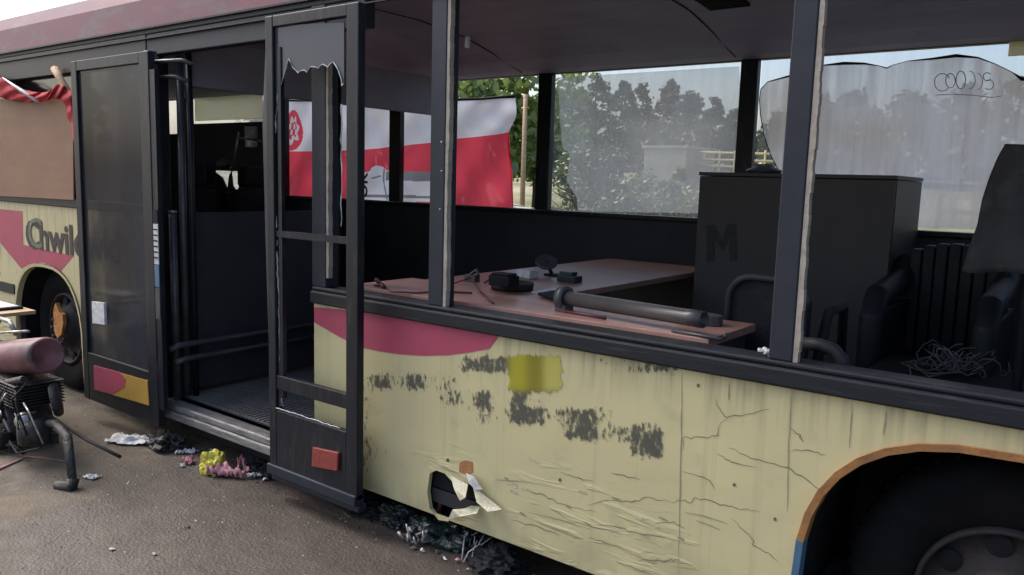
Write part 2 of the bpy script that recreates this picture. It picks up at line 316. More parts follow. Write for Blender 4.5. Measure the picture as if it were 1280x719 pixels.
# ---------------------------------------------------------------- ground
def ground_mat():
    mt = bpy.data.materials.new('worn_dusty_asphalt'); mt.use_nodes = True
    N = mt.node_tree.nodes; L = mt.node_tree.links; b = N['Principled BSDF']; tc = N.new('ShaderNodeTexCoord')
    def nz(s, d=8, r=.6, st=None):
        n = N.new('ShaderNodeTexNoise'); n.inputs['Scale'].default_value = s; n.inputs['Detail'].default_value = d; n.inputs['Roughness'].default_value = r
        L.new(tc.outputs['Object'], n.inputs['Vector']); return n.outputs[0]
    def rg(s, a, z, c=0., d=1.):
        r = N.new('ShaderNodeMapRange'); r.inputs[1].default_value = a; r.inputs[2].default_value = z; r.inputs[3].default_value = c; r.inputs[4].default_value = d; L.new(s, r.inputs[0]); return r.outputs[0]
    def mx(f, a, c):
        x = N.new('ShaderNodeMix'); x.data_type = 'RGBA'; L.new(f, x.inputs[0])
        for i, v in ((6, a), (7, c)):
            if isinstance(v, tuple): x.inputs[i].default_value = (*v, 1)
            else: L.new(v, x.inputs[i])
        return x.outputs[2]
    col = mx(rg(nz(1.3), .38, .62), (.145, .115, .080), (.082, .065, .046))
    col = mx(rg(nz(7), .5, .72), col, (.16, .14, .115))
    v = N.new('ShaderNodeTexVoronoi'); v.inputs['Scale'].default_value = 95; L.new(tc.outputs['Object'], v.inputs['Vector'])
    col = mx(rg(v.outputs[0], .20, .05, 0, .35), col, (.22, .20, .175))
    v2 = N.new('ShaderNodeTexVoronoi'); v2.inputs['Scale'].default_value = 60; L.new(tc.outputs['Object'], v2.inputs['Vector'])
    col = mx(rg(v2.outputs[0], .22, .08, 0, .6), col, (.045, .038, .034))
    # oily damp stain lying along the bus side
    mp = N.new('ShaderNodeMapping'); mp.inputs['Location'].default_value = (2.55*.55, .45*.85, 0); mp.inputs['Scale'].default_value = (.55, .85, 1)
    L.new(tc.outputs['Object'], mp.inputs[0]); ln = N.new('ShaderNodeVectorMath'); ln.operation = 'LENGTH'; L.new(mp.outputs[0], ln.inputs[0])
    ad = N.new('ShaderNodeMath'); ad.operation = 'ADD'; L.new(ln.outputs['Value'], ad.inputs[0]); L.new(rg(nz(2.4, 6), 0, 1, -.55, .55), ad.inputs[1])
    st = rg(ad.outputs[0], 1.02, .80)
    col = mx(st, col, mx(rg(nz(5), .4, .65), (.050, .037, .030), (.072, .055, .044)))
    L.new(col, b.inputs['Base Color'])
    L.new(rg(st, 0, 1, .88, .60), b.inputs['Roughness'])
    bn = N.new('ShaderNodeBump'); bn.inputs['Strength'].default_value = .8; bn.inputs['Distance'].default_value = .008; L.new(nz(70, 4), bn.inputs['Height'])
    b2 = N.new('ShaderNodeBump'); b2.inputs['Strength'].default_value = .5; b2.inputs['Distance'].default_value = .05; L.new(nz(2.5, 5), b2.inputs['Height']); L.new(b2.outputs[0], bn.inputs['Normal'])
    L.new(bn.outputs[0], b.inputs['Normal']); return mt
g = MB(); g.face([(-900, -900, 0), (900, -900, 0), (900, 900, 0), (-900, 900, 0)])
tag(g.build('ground', ground_mat()), kind='structure')
# rising waste ground beyond the bus
field = mk('dry_grass_and_sand', (.20, .19, .10), (.34, .30, .21), rough=.95, scale=.25, bump=1, bscale=3, c3=(.10, .13, .045), s3=.4, lo3=.45, hi3=.6)
g = MB()
def terr(u, v):
    x = -170+260*u; y = 9+110*v
    z = .02+2.1*min(1, max(0, (y-9)/30))**1.2+noise.noise(Vector((x*.08, y*.08, 0)))*.5*min(1, (y-9)/15)-(.3 if v == 0 else 0)
    return Vector((x, y, max(-.3, z)))
g.grid(terr, 90, 40); tag(g.build('embankment', field), kind='structure')
def terrz(x, y): return .02+2.1*min(1, max(0, (y-9)/30))**1.2+noise.noise(Vector((x*.08, y*.08, 0)))*.5*min(1, max(0, (y-9)/15))

# ---------------------------------------------------------------- trees
def crown_mesh(kind, h, r, seed, n, leaf):
    rd = random.Random(seed); bm = bmesh.new()
    clumps = []
    if kind == 'pine':
        k = 64
        for i in range(k):
            t = rd.random()**.8; zz = h*(.22+.78*t); rr = r*(1.05-t)**.8*rd.uniform(.45, 1.1); a = rd.uniform(0, 2*PI)
            clumps.append((Vector((math.cos(a)*rr, math.sin(a)*rr, zz)), r*rd.uniform(.16, .32)*(1.15-.6*t), .7))
        clumps.append((Vector((0, 0, h*.97)), r*.16, 1.4))
    elif kind == 'bush':
        for i in range(14):
            a = rd.uniform(0, 2*PI); rr = r*rd.uniform(0, .8)
            clumps.append((Vector((math.cos(a)*rr, math.sin(a)*rr, h*rd.uniform(.2, .85))), r*rd.uniform(.22, .42), 1))
    else:
        for i in range(36):
            a = rd.uniform(0, 2*PI); t = rd.random(); rr = r*math.sin(PI*(.18+.72*t))*rd.uniform(.3, 1.05)
            clumps.append((Vector((math.cos(a)*rr, math.sin(a)*rr, h*(.28+.70*t))), r*rd.uniform(.2, .4), .8))
    tot = sum(c[1]**2 for c in clumps)
    for c, cr, sq in clumps:
        for _ in range(int(n*cr*cr/tot)):
            d = Vector((rd.gauss(0, 1), rd.gauss(0, 1), rd.gauss(0, 1)*sq)); d.normalize(); p = c+d*cr*rd.random()**.45*rd.uniform(.6, 1.15)
            u = Vector((rd.gauss(0, 1), rd.gauss(0, 1), rd.gauss(0, 1))).normalized(); v = u.orthogonal().normalized(); s = leaf*rd.uniform(.5, 1.3)
            bm.faces.new([bm.verts.new(p+u*s), bm.verts.new(p+v*s*.55), bm.verts.new(p-u*s), bm.verts.new(p-v*s*.55)])
    me = bpy.data.meshes.new('crown'); bm.to_mesh(me); bm.free(); return me
def tree(name, label, cat, kind, x, y, h, r, mt, seed, n=2600, leaf=.16, group=None, z=None):
    if z is None: z = terrz(x, y)-.05
    t = thing(name, label, cat, (x, y, z), group)
    me = crown_mesh(kind, h, r, seed, n, leaf); me.materials.append(mt); c = bpy.data.objects.new('foliage' if kind == 'bush' else 'crown', me); COL.objects.link(c); c.parent = t
    rd = random.Random(seed+5); b = MB()
    top = .6 if kind == 'bush' else .93; lean = rd.uniform(-.04, .04)
    pts = [Vector((lean*h*q*q+math.sin(q*7+seed)*.03*r, 0, h*top*q)) for q in (0, .2, .4, .6, .8, 1)]
    b.tube(pts, .018*h+.03, r1=.006*h)
    for i in range(9 if kind != 'bush' else 5):
        q = rd.uniform(.25, .85); p = pts[0].lerp(pts[-1], q); a = rd.uniform(0, 2*PI); ln = r*rd.uniform(.5, .85)*(1.2-q*.6)
        b.tube([p, p+Vector((math.cos(a)*ln*.5, math.sin(a)*ln*.5, ln*.22)), p+Vector((math.cos(a)*ln, math.sin(a)*ln, ln*(.5 if kind != 'pine' else .1)))], .007*h+.01, r1=.006, seg=5)
    o = b.build('stem' if kind == 'bush' else 'trunk', M['bark']); o.parent = t
    return t
def tree_px(name, label, cat, kind, px, ytop, Y, r, mt, seed, **k):
    p = at(px, 225, Y); zt = at(px, ytop, Y).z; z0 = terrz(p.x, Y)-.05
    tree(name, label, cat, kind, p.x, Y, zt-z0, r, mt, seed, **k)
G1 = 'leafy trees showing above the flag'; G2 = 'conifers beyond the dusty window'; G3 = 'scrub bushes beyond the dusty window'
LL, LM, LP, LD, LB = M['leaf_light'], M['leaf_mid'], M['leaf_pine'], M['leaf_dry'], M['leaf_bush']
tree_px('leafy_tree', 'bright green leafy tree seen above the flag just left of the cream edged post', 'tree', 'leafy', 500, 40, 17, 3.2, LL, 11, n=5200, leaf=.17, group=G1)
tree_px('leafy_tree', 'bright green leafy tree above the flag right of the cream edged post', 'tree', 'leafy', 605, 55, 16, 2.5, LL, 12, n=4800, leaf=.15, group=G1)
tree_px('leafy_tree', 'yellow green tree standing right beside the flag end and pale pole', 'tree', 'leafy', 668, 118, 20, 1.5, LL, 13, n=3600, leaf=.14, group=G1)
tree_px('leafy_tree', 'pale green tree at far left edge of the windows behind the flag emblem', 'tree', 'leafy', 395, 70, 19, 3.2, LM, 14, n=4200, leaf=.19, group=G1)
pines = [(712, 92, 30, 2.3, LM, 'tall dark tree rising by the left edge of the dusty window'), (742, 96, 31, 2.2, LP, 'tall pine, second from the left in the dusty window'), (775, 104, 34, 2.1, LP, 'dense pine with pointed top left of the sky gap in the dusty window'),
         (797, 108, 37, 2.0, LP, 'dark conifer directly above the left end of the concrete box'), (833, 104, 38, 2.3, LD, 'reddish brown bare looking tree above the concrete box'), (858, 116, 36, 2.2, LP, 'broad pine behind the right end of the concrete box'),
         (887, 122, 37, 1.7, LP, 'slim pointed conifer standing over the yellow rails'), (915, 138, 38, 2.0, LP, 'low conifer next to the window post by the locker')]
for i, (px, yt, Y, r, mt, lb) in enumerate(pines):
    tree_px('conifer' if mt is not LD else 'bare_tree', lb, 'tree', 'pine', px, yt, Y, r*.72, mt, 30+i, n=3600, leaf=.11, group=G2)
for i, (px, yt, Y, r, lb) in enumerate([(1000, 110, 36, 2.6, 'hazy conifer dimly seen through the frosted film left of the broad post'), (1060, 118, 38, 2.6, 'hazy conifer behind the frosted film right of the broad post'), (1130, 122, 38, 2.8, 'hazy tree behind the middle of the frosted film'), (1200, 112, 38, 2.8, 'hazy tree behind the film under the drawn loops'), (1262, 105, 36, 3, 'hazy tree behind the film at the right picture edge')]):
    tree_px('conifer', lb, 'tree', 'pine', px, yt, Y, r, LP, 60+i, n=1800, leaf=.2, group='conifers behind the frosted film')
for i, (px, yt, Y, r, lb) in enumerate([(722, 182, 14, 1.3, 'leafy bush low in the left corner of the dusty window'), (758, 176, 17, 1.3, 'tall shrub in the dusty window left of the concrete box'), (792, 216, 13, 1.0, 'shrub in front of the left side of the concrete box'), (826, 222, 13, 1.0, 'low bush in front of the concrete box middle'), (852, 200, 15, .45, 'upright young bush in front of the right end of the concrete box'), (893, 228, 13, 1.0, 'low bush in front of the yellow rails beside the locker')]):
    tree_px('bush', lb, 'bush', 'bush', px, yt, Y, r, LB if i % 2 else LM, 80+i, n=2400, leaf=.065, group=G3)
# far wood as one mass
b = bmesh.new(); rd = random.Random(3)
for i in range(15000):
    x = rd.uniform(-150, 30); y = rd.uniform(60, 72); hh = 3.2+2.6*noise.noise(Vector((x*.16, 0, 3)))+1.6*noise.noise(Vector((x*.7, 1, 3)))
    p = Vector((x, y, 2+rd.random()**.8*hh)); u = Vector((rd.gauss(0, 1), rd.gauss(0, 1), rd.gauss(0, 1))).normalized(); v = u.orthogonal().normalized(); s = rd.uniform(.3, .6)
    b.faces.new([b.verts.new(p+u*s), b.verts.new(p+v*s*.6), b.verts.new(p-u*s), b.verts.new(p-v*s*.6)])
me = bpy.data.meshes.new('far_wood'); b.to_mesh(me); b.free(); me.materials.append(LP); o = bpy.data.objects.new('far_wood', me); COL.objects.link(o)
tag(o, 'dark strip of distant wood beyond the field', 'wood', kind='stuff')
# concrete box, rails, pale pole, rubble heap
a, c = at(806, 182, 30), at(858, 182, 30)
t = thing('concrete_box', 'pale grey concrete box standing in the field seen through the dusty window', 'building', (a.x, 30, terrz(a.x, 30)))
z0 = terrz(a.x, 30)-.3
q = MB(); q.box(a.x, c.x, 30, 33, z0, a.z-.12); q.build('wall', M['board'], t)
q = MB(); q.box(a.x-.1, c.x+.1, 29.9, 33.1, a.z-.12, a.z); q.build('roof', M['board'], t)
t = thing('yellow_railing', 'yellowish rail fence running along the field right of the concrete box', 'fence', (c.x, 31, 1.5))
e = at(1120, 190, 31)
for yy in (190, 199, 207):
    p0 = at(858, yy, 31); p1 = at(935, yy+2, 31); q = MB(); p1 = p0+(p1-p0)*2.0; q.tube([p0, p1], .055); q.build('rail', M['railp'], t)
for k in range(8):
    p = at(862+k*19, 188, 31); q = MB(); q.tube([p, (p.x, p.y, terrz(p.x, 31)-.2)], .05); q.build('post', M['railp'], t)
p = at(657, 118, 15); q = MB(); q.tube([(p.x, 15, terrz(p.x, 15)-.3), p], .075, r1=.055)
q.tube([(p.x-.12, 15, p.z-.35), (p.x+.12, 15, p.z-.35)], .025)
tag(q.build('wooden_pole', M['wood']), 'pale upright wooden pole standing beyond the flag end', 'pole')
p = at(655, 225, 13); q = MB(); rd = random.Random(8)
for i in range(46):
    c = Vector((p.x+rd.uniform(-1.1, 1.0), 13+rd.uniform(-.6, .6), terrz(p.x, 13)+rd.uniform(.0, .75)*(1-.2*rd.random()))); r_ = rd.uniform(.12, .30)
    vv = [c+Vector((rd.uniform(.5, 1)*sx, rd.uniform(.5, 1)*sy, rd.uniform(.4, .9)*sz))*r_ for sx in (-1, 1) for sy in (-1, 1) for sz in (-1, 1)]
    vv = [q.bm.verts.new(x) for x in vv]; bmesh.ops.convex_hull(q.bm, input=vv)
tag(q.build('rubble_heap', M['sandstone']), 'heap of pale stones lying behind the bus by the flag end', 'rubble')

# ================================================================ THE BUS
bus = thing('bus', 'wrecked city bus with broken windows, dark posts and dented cream yellow side', 'bus')
XL, XR, W = -10.2, 2.6, 2.5
def part(name, mb, mt, parent=bus, **k):
    return mb.build(name, mt, parent, **k)
ZT = 2.36
# ---- rear-side arches (outline traced once, real size)
def arch(cx, hw=.565, top=.925, z0=.157, n=18):
    pts = [(cx-hw-.01, z0)]
    for i in range(n+1):
        a = PI-PI*i/n; ca, sa = math.cos(a), math.sin(a)
        pts.append((cx+hw*math.copysign(abs(ca)**.76, ca), .40+(top-.40)*abs(sa)**.84))
    pts.append((cx+hw+.01, z0)); return pts
AR = -.17; AL = -6.0
arR = arch(AR); arL = arch(AL, .545)
XD = at(393, 480).x            # edge of right panel by the door
# hole torn in the panel
hole = P2([(537, 592), (545, 588), (556, 592), (566, 603), (580, 604), (590, 606), (600, 616), (612, 626), (628, 638), (612, 639), (600, 634), (585, 634), (570, 640), (560, 652), (548, 650), (537, 636), (534, 615)])
Z0 = .157; ZB = .99
outer = [(XD, Z0)]+arR+[(XR, Z0), (XR, ZB), (XD, ZB)]
q = MB(); q.prism([outer, hole], 0, .02, M['body'])
# crimson sweep below the trim
sw = P2([(393, 384), (450, 389), (530, 401), (625, 419), (612, 436), (585, 441), (560, 444), (530, 445), (500, 443), (474, 439), (450, 434), (424, 421), (393, 403)])
q.prism([sw], -.0015, .001, M['pink'])
# small rough-edged spots on the panel
rd = random.Random(5)
def smudge(x, y, w_, h_, mt, n=10, f=.28):
    pts = []
    for i in range(n):
        a = 2*PI*i/n; c_, s_ = math.cos(a), math.sin(a)
        k_ = 1/max(abs(c_), abs(s_)); k_ = min(k_, 1.25)
        pts.append((x+c_*k_*w_/2*rd.uniform(1-f, 1), y+s_*k_*h_/2*rd.uniform(1-f, 1)))
    q.face([(a_, -.0008-.00002*len(q.bm.faces)/10, b_) for a_, b_ in P2(pts)], mt)
smudge(583, 584, 18, 18, M['orange'], f=.15)
# cracks
def crack(pts, wd=.006, mt='crack', n=3, amp=1.2):
    out = []
    for (a, b_) in zip(pts, pts[1:]):
        for i in range(n): t_ = i/n; out.append((a[0]+(b_[0]-a[0])*t_+rd.uniform(-amp, amp), a[1]+(b_[1]-a[1])*t_+rd.uniform(-amp, amp)))
    out.append(pts[-1]); q.ribbon(P2(out), wd, -.0016, M[mt])
for pts in ([(893, 498), (900, 512), (909, 522), (935, 518), (962, 512)], [(909, 522), (898, 535), (898, 543), (880, 547), (853, 547), (856, 562)], [(912, 560), (940, 572), (985, 585), (1010, 600), (1030, 617)], [(897, 567), (915, 577), (945, 584)],
            [(852, 588), (885, 598), (893, 612)], [(838, 628), (855, 625), (862, 630), (870, 622), (900, 630), (925, 636), (950, 640)], [(914, 646), (925, 660), (941, 673), (943, 683), (960, 692), (973, 702)], [(700, 590), (720, 596), (742, 603)], [(765, 590), (800, 600)],
            [(632, 605), (660, 612), (685, 622), (712, 634), (745, 640)], [(735, 632), (760, 624), (790, 628), (810, 622), (838, 627)], [(735, 672), (760, 680), (790, 690)], [(740, 655), (775, 660), (800, 668), (832, 672)], [(770, 700), (800, 712), (815, 719)],
            [(798, 700), (830, 701), (850, 700)], [(988, 563), (1010, 564), (1032, 568)], [(989, 535), (1000, 545), (1004, 552)], [(640, 650), (670, 658), (700, 670)], [(820, 655), (842, 652), (856, 660)]):
    crack(pts, .0026, n=5, amp=1.5)
for pts in ([(853, 465), (852, 530), (850, 620), (848, 719)], [(989, 495), (986, 560), (984, 640)], [(1065, 505), (1062, 560)], [(1108, 515), (1104, 545)], [(912, 478), (911, 500)], [(855, 640), (880, 645), (910, 655)], [(660, 640), (700, 650), (740, 662)], [(620, 600), (655, 602)], [(870, 650), (900, 662)]):
    crack(pts, .0035, 'crackl', 6, .5)
for _ in range(20):
    x_, y_ = rd.uniform(620, 860), rd.uniform(0, 1); y_ = 612+(x_-620)*.22+rd.gauss(0, 22)
    w_ = rd.uniform(4, 11); ang = .35+rd.uniform(-.15, .15); pts = []
    for k in range(8):
        a = 2*PI*k/8; ex, ey = math.cos(a)*w_*rd.uniform(.5, 1), math.sin(a)*rd.uniform(.5, 1.6); pts.append((x_+ex*math.cos(ang)-ey*math.sin(ang), y_+ex*math.sin(ang)+ey*math.cos(ang)))
    q.face([(a_, -.0019-.00001*_, b_) for a_, b_ in P2(pts)], M['bodyin'] if _ % 3 else M['crackl'])
for (x_, y_) in [(873, 482), (918, 606), (969, 649), (1078, 576), (700, 600), (560, 575)]:
    smudge(x_, y_, 4, 5, M['crack'])
part('body_panel', q, M['body'])
# soft colour blocks standing in for the panel's unknown lettering: a thin painted skin whose cover fades in and out
def lettering_blocks():
    cs = 21.35; X0, Y0 = 423.6, 402.4; nc, nr = 20, 9
    A = [[0.0]*nc for _ in range(nr)]; C = [[(.085, .085, .070)]*nc for _ in range(nr)]
    def put(y, lst):
        for x, v in lst: A[int((y-Y0)/cs)][int((x-X0)/cs)] = v
    put(455, [(584, .75), (605, .85), (626, .85), (754, .3), (776, .3), (797, .5), (818, .6), (839, .8)])
    put(477, [(455, .45), (476, .8), (497, .4), (519, .85), (540, .35), (562, .45)])
    put(498, [(455, .4), (540, .2), (562, .6), (584, .4), (605, .9), (648, .75), (669, .3), (690, .3)])
    put(519, [(455, .35), (584, .15), (605, .6), (626, .3), (648, .95), (669, .9), (690, .4), (712, .75), (733, .8), (754, .5)])
    put(541, [(455, .35), (712, .6), (733, .9), (754, .45), (776, .6), (797, .8), (818, .8)])
    put(562, [(455, .5), (476, .25), (797, .7), (818, 1.)])
    put(583, [(455, .45)])
    for y in (455, 477):
        for x, c in ((648, (.40, .36, .015)), (669, (.24, .21, .012)), (690, (.50, .46, .10))): put(y, [(x, 1.3)]); C[int((y-Y0)/cs)][int((x-X0)/cs)] = c
    sb = 5; NX, NY = nc*sb, nr*sb; bm = bmesh.new(); lay = bm.verts.layers.float_color.new('paint'); V = []
    def val(i, j): return (A[j][i] if 0 <= i < nc and 0 <= j < nr else 0.0)
    for a in range(NX+1):
        col = []
        for b_ in range(NY+1):
            fx, fy = a/sb-.5, b_/sb-.5; ix, iy = math.floor(fx), math.floor(fy); tx, ty = fx-ix, fy-iy
            sm = lambda t: min(1, max(0, (t-.25)/.5)); tx, ty = sm(tx), sm(ty); al = 0; cc = [0, 0, 0]; wsum = 1e-6
            for di, wx in ((0, 1-tx), (1, tx)):
                for dj, wy in ((0, 1-ty), (1, ty)):
                    v = val(ix+di, iy+dj)*wx*wy; al += v
                    ci, cj = min(nc-1, max(0, ix+di)), min(nr-1, max(0, iy+dj))
                    for k in range(3): cc[k] += C[cj][ci][k]*v
                    wsum += v
            p = at(X0+a*cs/sb, Y0+b_*cs/sb); v = bm.verts.new((p.x, -.0021, p.z)); v[lay] = (cc[0]/wsum, cc[1]/wsum, cc[2]/wsum, al); col.append(v)
        V.append(col)
    for a in range(NX):
        for b_ in range(NY):
            q4 = (V[a][b_], V[a+1][b_], V[a+1][b_+1], V[a][b_+1])
            if max(v[lay][3] for v in q4) > .02: bm.faces.new(q4)
    for v in [v for v in bm.verts if not v.link_faces]: bm.verts.remove(v)
    me = bpy.data.meshes.new('lettering_blocks'); bm.to_mesh(me); bm.free()
    mt = bpy.data.materials.new('lettering_block_paint'); mt.use_nodes = True; N = mt.node_tree.nodes; L = mt.node_tree.links; b = N['Principled BSDF']; b.inputs['Roughness'].default_value = .5
    at_ = N.new('ShaderNodeAttribute'); at_.attribute_name = 'paint'; L.new(at_.outputs['Color'], b.inputs['Base Color'])
    tc = N.new('ShaderNodeTexCoord'); mp = N.new('ShaderNodeMapping'); mp.inputs['Scale'].default_value = (1.5, 1, .7); mp.inputs['Rotation'].default_value = (0, .35, 0); L.new(tc.outputs['Object'], mp.inputs[0]); n1 = N.new('ShaderNodeTexNoise'); n1.inputs['Scale'].default_value = 38; n1.inputs['Detail'].default_value = 7; n1.inputs['Roughness'].default_value = .65; L.new(mp.outputs[0], n1.inputs['Vector'])
    ad = N.new('ShaderNodeMath'); ad.operation = 'MULTIPLY_ADD'; L.new(at_.outputs['Alpha'], ad.inputs[0]); ad.inputs[1].default_value = 1.0; ad.inputs[2].default_value = 0
    sb_ = N.new('ShaderNodeMath'); sb_.operation = 'SUBTRACT'; L.new(ad.outputs[0], sb_.inputs[0])
    mr0 = N.new('ShaderNodeMapRange'); mr0.inputs[1].default_value = .32; mr0.inputs[2].default_value = .66; mr0.inputs[3].default_value = .0; mr0.inputs[4].default_value = .95; L.new(n1.outputs[0], mr0.inputs[0]); L.new(mr0.outputs[0], sb_.inputs[1])
    mr = N.new('ShaderNodeMapRange'); mr.inputs[1].default_value = 0; mr.inputs[2].default_value = .28; mr.inputs[4].default_value = .84; L.new(sb_.outputs[0], mr.inputs[0]); L.new(mr.outputs[0], b.inputs['Alpha'])
    me.materials.append(mt); o = bpy.data.objects.new('lettering_blocks', me); COL.objects.link(o); o.parent = bus
lettering_blocks()
# torn flaps round the hole
def flap(pts, mt, ys, name='torn_flap'):
    q = MB(); P_ = [at(x, y, Y) for (x, y), Y in zip(pts, ys)]; q.face(P_, mt); return q.build(name, mt, bus, solid=.003)
flap([(563, 594), (580, 603), (585, 606), (582, 622), (575, 626), (568, 612)], M['bodyin'], [-.002, -.01, -.03, -.05, -.045, -.03])
flap([(590, 604), (602, 616), (628, 637), (610, 640), (596, 628)], M['bodyin'], [-.004, -.02, -.025, -.05, -.04])
flap([(560, 650), (566, 637), (600, 634), (596, 642), (575, 646)], M['bodyin'], [-.006, -.03, -.012, -.04, -.04])
flap([(583, 592), (592, 596), (603, 612), (594, 612), (586, 603)], M['white'], [-.008, -.03, -.04, -.03, -.02])
q = MB(); q.prism([P2([(530, 585), (640, 600), (640, 660), (530, 660)], .08)], .16, .17, M['black'])
q.tube([at(548, 600, .07), at(552, 625, .05), at(545, 650, .06)], .012, M['cable']); q.tube([at(575, 612, .07), at(590, 630, .05)], .02, M['black'])
part('torn_lining', q, M['black'])
# arch lip: orange, blue at the foot
q = MB(); n = len(arR)
def off(pts, d, cx, cz=.40):
    return [(cx+(x-cx)*(1-d/.56) , z if z < .2 else cz+(z-cz)*(1-d/.52)) for x, z in pts]
inn = off(arR, .021, AR)
for i in range(n-1):
    mt = M['blue'] if (arR[i][1] < .47 and arR[i][0] < AR) else M['orange']
    a, b_, c, d_ = arR[i], arR[i+1], inn[i+1], inn[i]
    for y0, y1 in ((-.012, -.012),):
        q.face([(a[0], -.012, a[1]), (b_[0], -.012, b_[1]), (c[0], -.009, c[1]), (d_[0], -.009, d_[1])], mt)
    q.face([(d_[0], -.009, d_[1]), (c[0], -.009, c[1]), (c[0], .04, c[1]), (d_[0], .04, d_[1])], mt)
    q.face([(a[0], -.012, a[1]), (b_[0], -.012, b_[1]), (b_[0], .0, b_[1]), (a[0], .0, a[1])], mt)
part('wheel_arch_trim', q, None)
def housing(arc, cx):
    q = MB(); inn = off(arc, .015, cx); yb = .62
    for i in range(len(inn)-1):
        a, b_ = inn[i], inn[i+1]; q.face([(a[0], .021, a[1]), (b_[0], .021, b_[1]), (b_[0], yb, b_[1]), (a[0], yb, a[1])])
    q.prism([inn], yb, yb+.01); return part('wheel_housing', q, M['black'])
housing(arR, AR); housing(arL, AL)
def wheel(cx, cz, r, rusty):
    q = MB(); yo = .12
    q.lathe([(r*.56, yo+.02), (r*.64, yo), (r*.80, yo-.015), (r*.93, yo), (r*.985, yo+.03), (r, yo+.07), (r, yo+.25), (r*.9, yo+.28), (r*.6, yo+.28)], (cx, 0, cz), (0, 1, 0), seg=48)
    for k in range(48):
        a = 2*PI*k/48; q.box(cx-.008, cx+.008, yo+.055, yo+.25, cz+r-.004, cz+r+.007, rot=Matrix.Rotation(a, 3, 'Y'), org=Vector((cx, 0, cz)))
    ty = part('wheel', q, M['tyre'])
    if cz > .0:
        for v in ty.data.vertices:
            if v.co.z < .012: v.co.z = .012-(.012-v.co.z)*.08
    q = MB(); q.lathe([(r*.57, yo+.03), (r*.555, yo-.002), (r*.53, yo-.004), (r*.52, yo+.03), (r*.50, yo+.05), (r*.34, yo+.02), (r*.30, yo+.015), (r*.28, yo-.03), (r*.14, yo-.045), (.0, yo-.045)], (cx, 0, cz), (0, 1, 0), seg=40)
    for k in range(8):
        a = 2*PI*k/8+.2; c = Vector((cx+math.cos(a)*r*.43, yo+.030, cz+math.sin(a)*r*.43)); q.lathe([(.034, -.006), (.030, -.008), (0, -.008)], c, (0, 1, 0), M['black'], seg=16)
    for k in range(10):
        a = 2*PI*k/10; c = Vector((cx+math.cos(a)*r*.22, yo-.035, cz+math.sin(a)*r*.22)); q.lathe([(.013, .01), (.013, -.022), (0, -.022)], c, (0, 1, 0), M['rim'], seg=6)
    if rusty:
        pts = []; rr = random.Random(2)
        for k in range(14):
            a = 2*PI*k/14; s_ = rr.uniform(.7, 1.15); pts.append((cx+.03+math.cos(a)*.075*s_, cz+.06+math.sin(a)*.13*s_))
        q.prism([pts], yo-.065, yo-.04, M['rust'])
    return q, ty
def make_wheel(cx, cz, r, rusty):
    q, ty = wheel(cx, cz, r, rusty)
    q.build('rim', M['rim'], ty).matrix_parent_inverse = Matrix()
make_wheel(AR, .42, .44, False); make_wheel(AL, .45, .46, True)

# ---- left body panel
q = MB(); XE = -4.47
outer = [(XL, .20)]+[(x, max(z, .20)) for x, z in arL]+[(XE, .20), (XE, 1.335), (XL, 1.335)]
q.prism([outer], 0, .02, M['body'])
q.prism([P2([(-60, 256), (28, 264), (29, 306), (92, 320), (76, 339), (62, 331), (52, 328), (35, 331), (27, 336), (0, 303), (-60, 250.5)])], -.0015, .001, M['pink'])
o1 = at(33, 308); o2 = at(152, 316)
wid = o2.x-o1.x; sz = .275
add_text(q, 'Chwil\u00f3wki', sz, (o1.x, -.004, o1.z), (1, 0, 0), (0, 0, 1), M['letter'], sx=wid/(sz*4.35), bold=.008)
add_text(q, 'C', sz*1.1, (o1.x+.04, -.006, o1.z+.005), (1, 0, 0), (0, 0, 1), M['ghost'], sx=1.2, bold=.001)
o3 = at(-9, 340); add_text(q, '62', .13, (o3.x, -.004, o3.z), (1, 0, 0), (0, 0, 1), M['letter'], sx=1.1, bold=.003)
zz = at(8, 358).z
q.box(XL+.1, arL[3][0]-.01, -.008, 0, zz-.045, zz+.03, M['rubber']); q.box(arL[-4][0]+.02, XE-.02, -.008, 0, zz-.045, zz+.03, M['rubber'])
part('body_panel', q, M['body'])
q = MB(); lip = off(arL, .022, AL)
for i in range(len(arL)-1):
    a, b_, c, d_ = arL[i], arL[i+1], lip[i+1], lip[i]; q.face([(a[0], -.01, a[1]), (b_[0], -.01, b_[1]), (c[0], -.008, c[1]), (d_[0], -.008, d_[1])]); q.face([(d_[0], -.008, d_[1]), (c[0], -.008, c[1]), (c[0], .03, c[1]), (d_[0], .03, d_[1])])
part('wheel_arch_trim', q, M['body'])
# ---- window strips
q = MB(); q.box(XD-.005, XR+.01, -.022, .06, .992, 1.052); q.box(XD-.005, XR+.01, -.010, .085, 1.052, 1.073)
part('belt_rail', q, M['rubber'], bevel=.008)
q = MB(); q.box(XL, XE, -.014, .05, 1.337, 1.395); part('belt_rail', q, M['rubber'], bevel=.006)
# ---- posts, near side; the cream edge is left-over window glue
def near_post(x0, x1, zb, cream=None, y1=.07, ct=None):
    q = MB(); q.box(x0, x1, -.006, y1, zb, ZT); o = part('window_post', q, M['post'], bevel=.004)
    if cream:
        q = MB(); rd2 = random.Random(int(x0*100)); nseg = 40; z0, z1 = (cream if isinstance(cream, tuple) else (zb, ZT))
        for i in range(nseg):
            a = z0+(z1-z0)*i/nseg; b_ = z0+(z1-z0)*(i+1)/nseg; ww = .0175+.002*math.sin(i*.35)+.0015*math.sin(i*1.7+x0*9)
            q.box(x1+.0015, x1+ww, -.003, .022, a, b_)
        q.build('sealant', M['cream'], o).matrix_parent_inverse = Matrix()
    return o
pA0, pA1 = at(996, 100).x, at(1024, 100).x
near_post(-.858, -.785, 1.073, True)
x0 = at(538, 250).x; x1 = at(556, 250).x; near_post(x0, x1, 1.073, True)
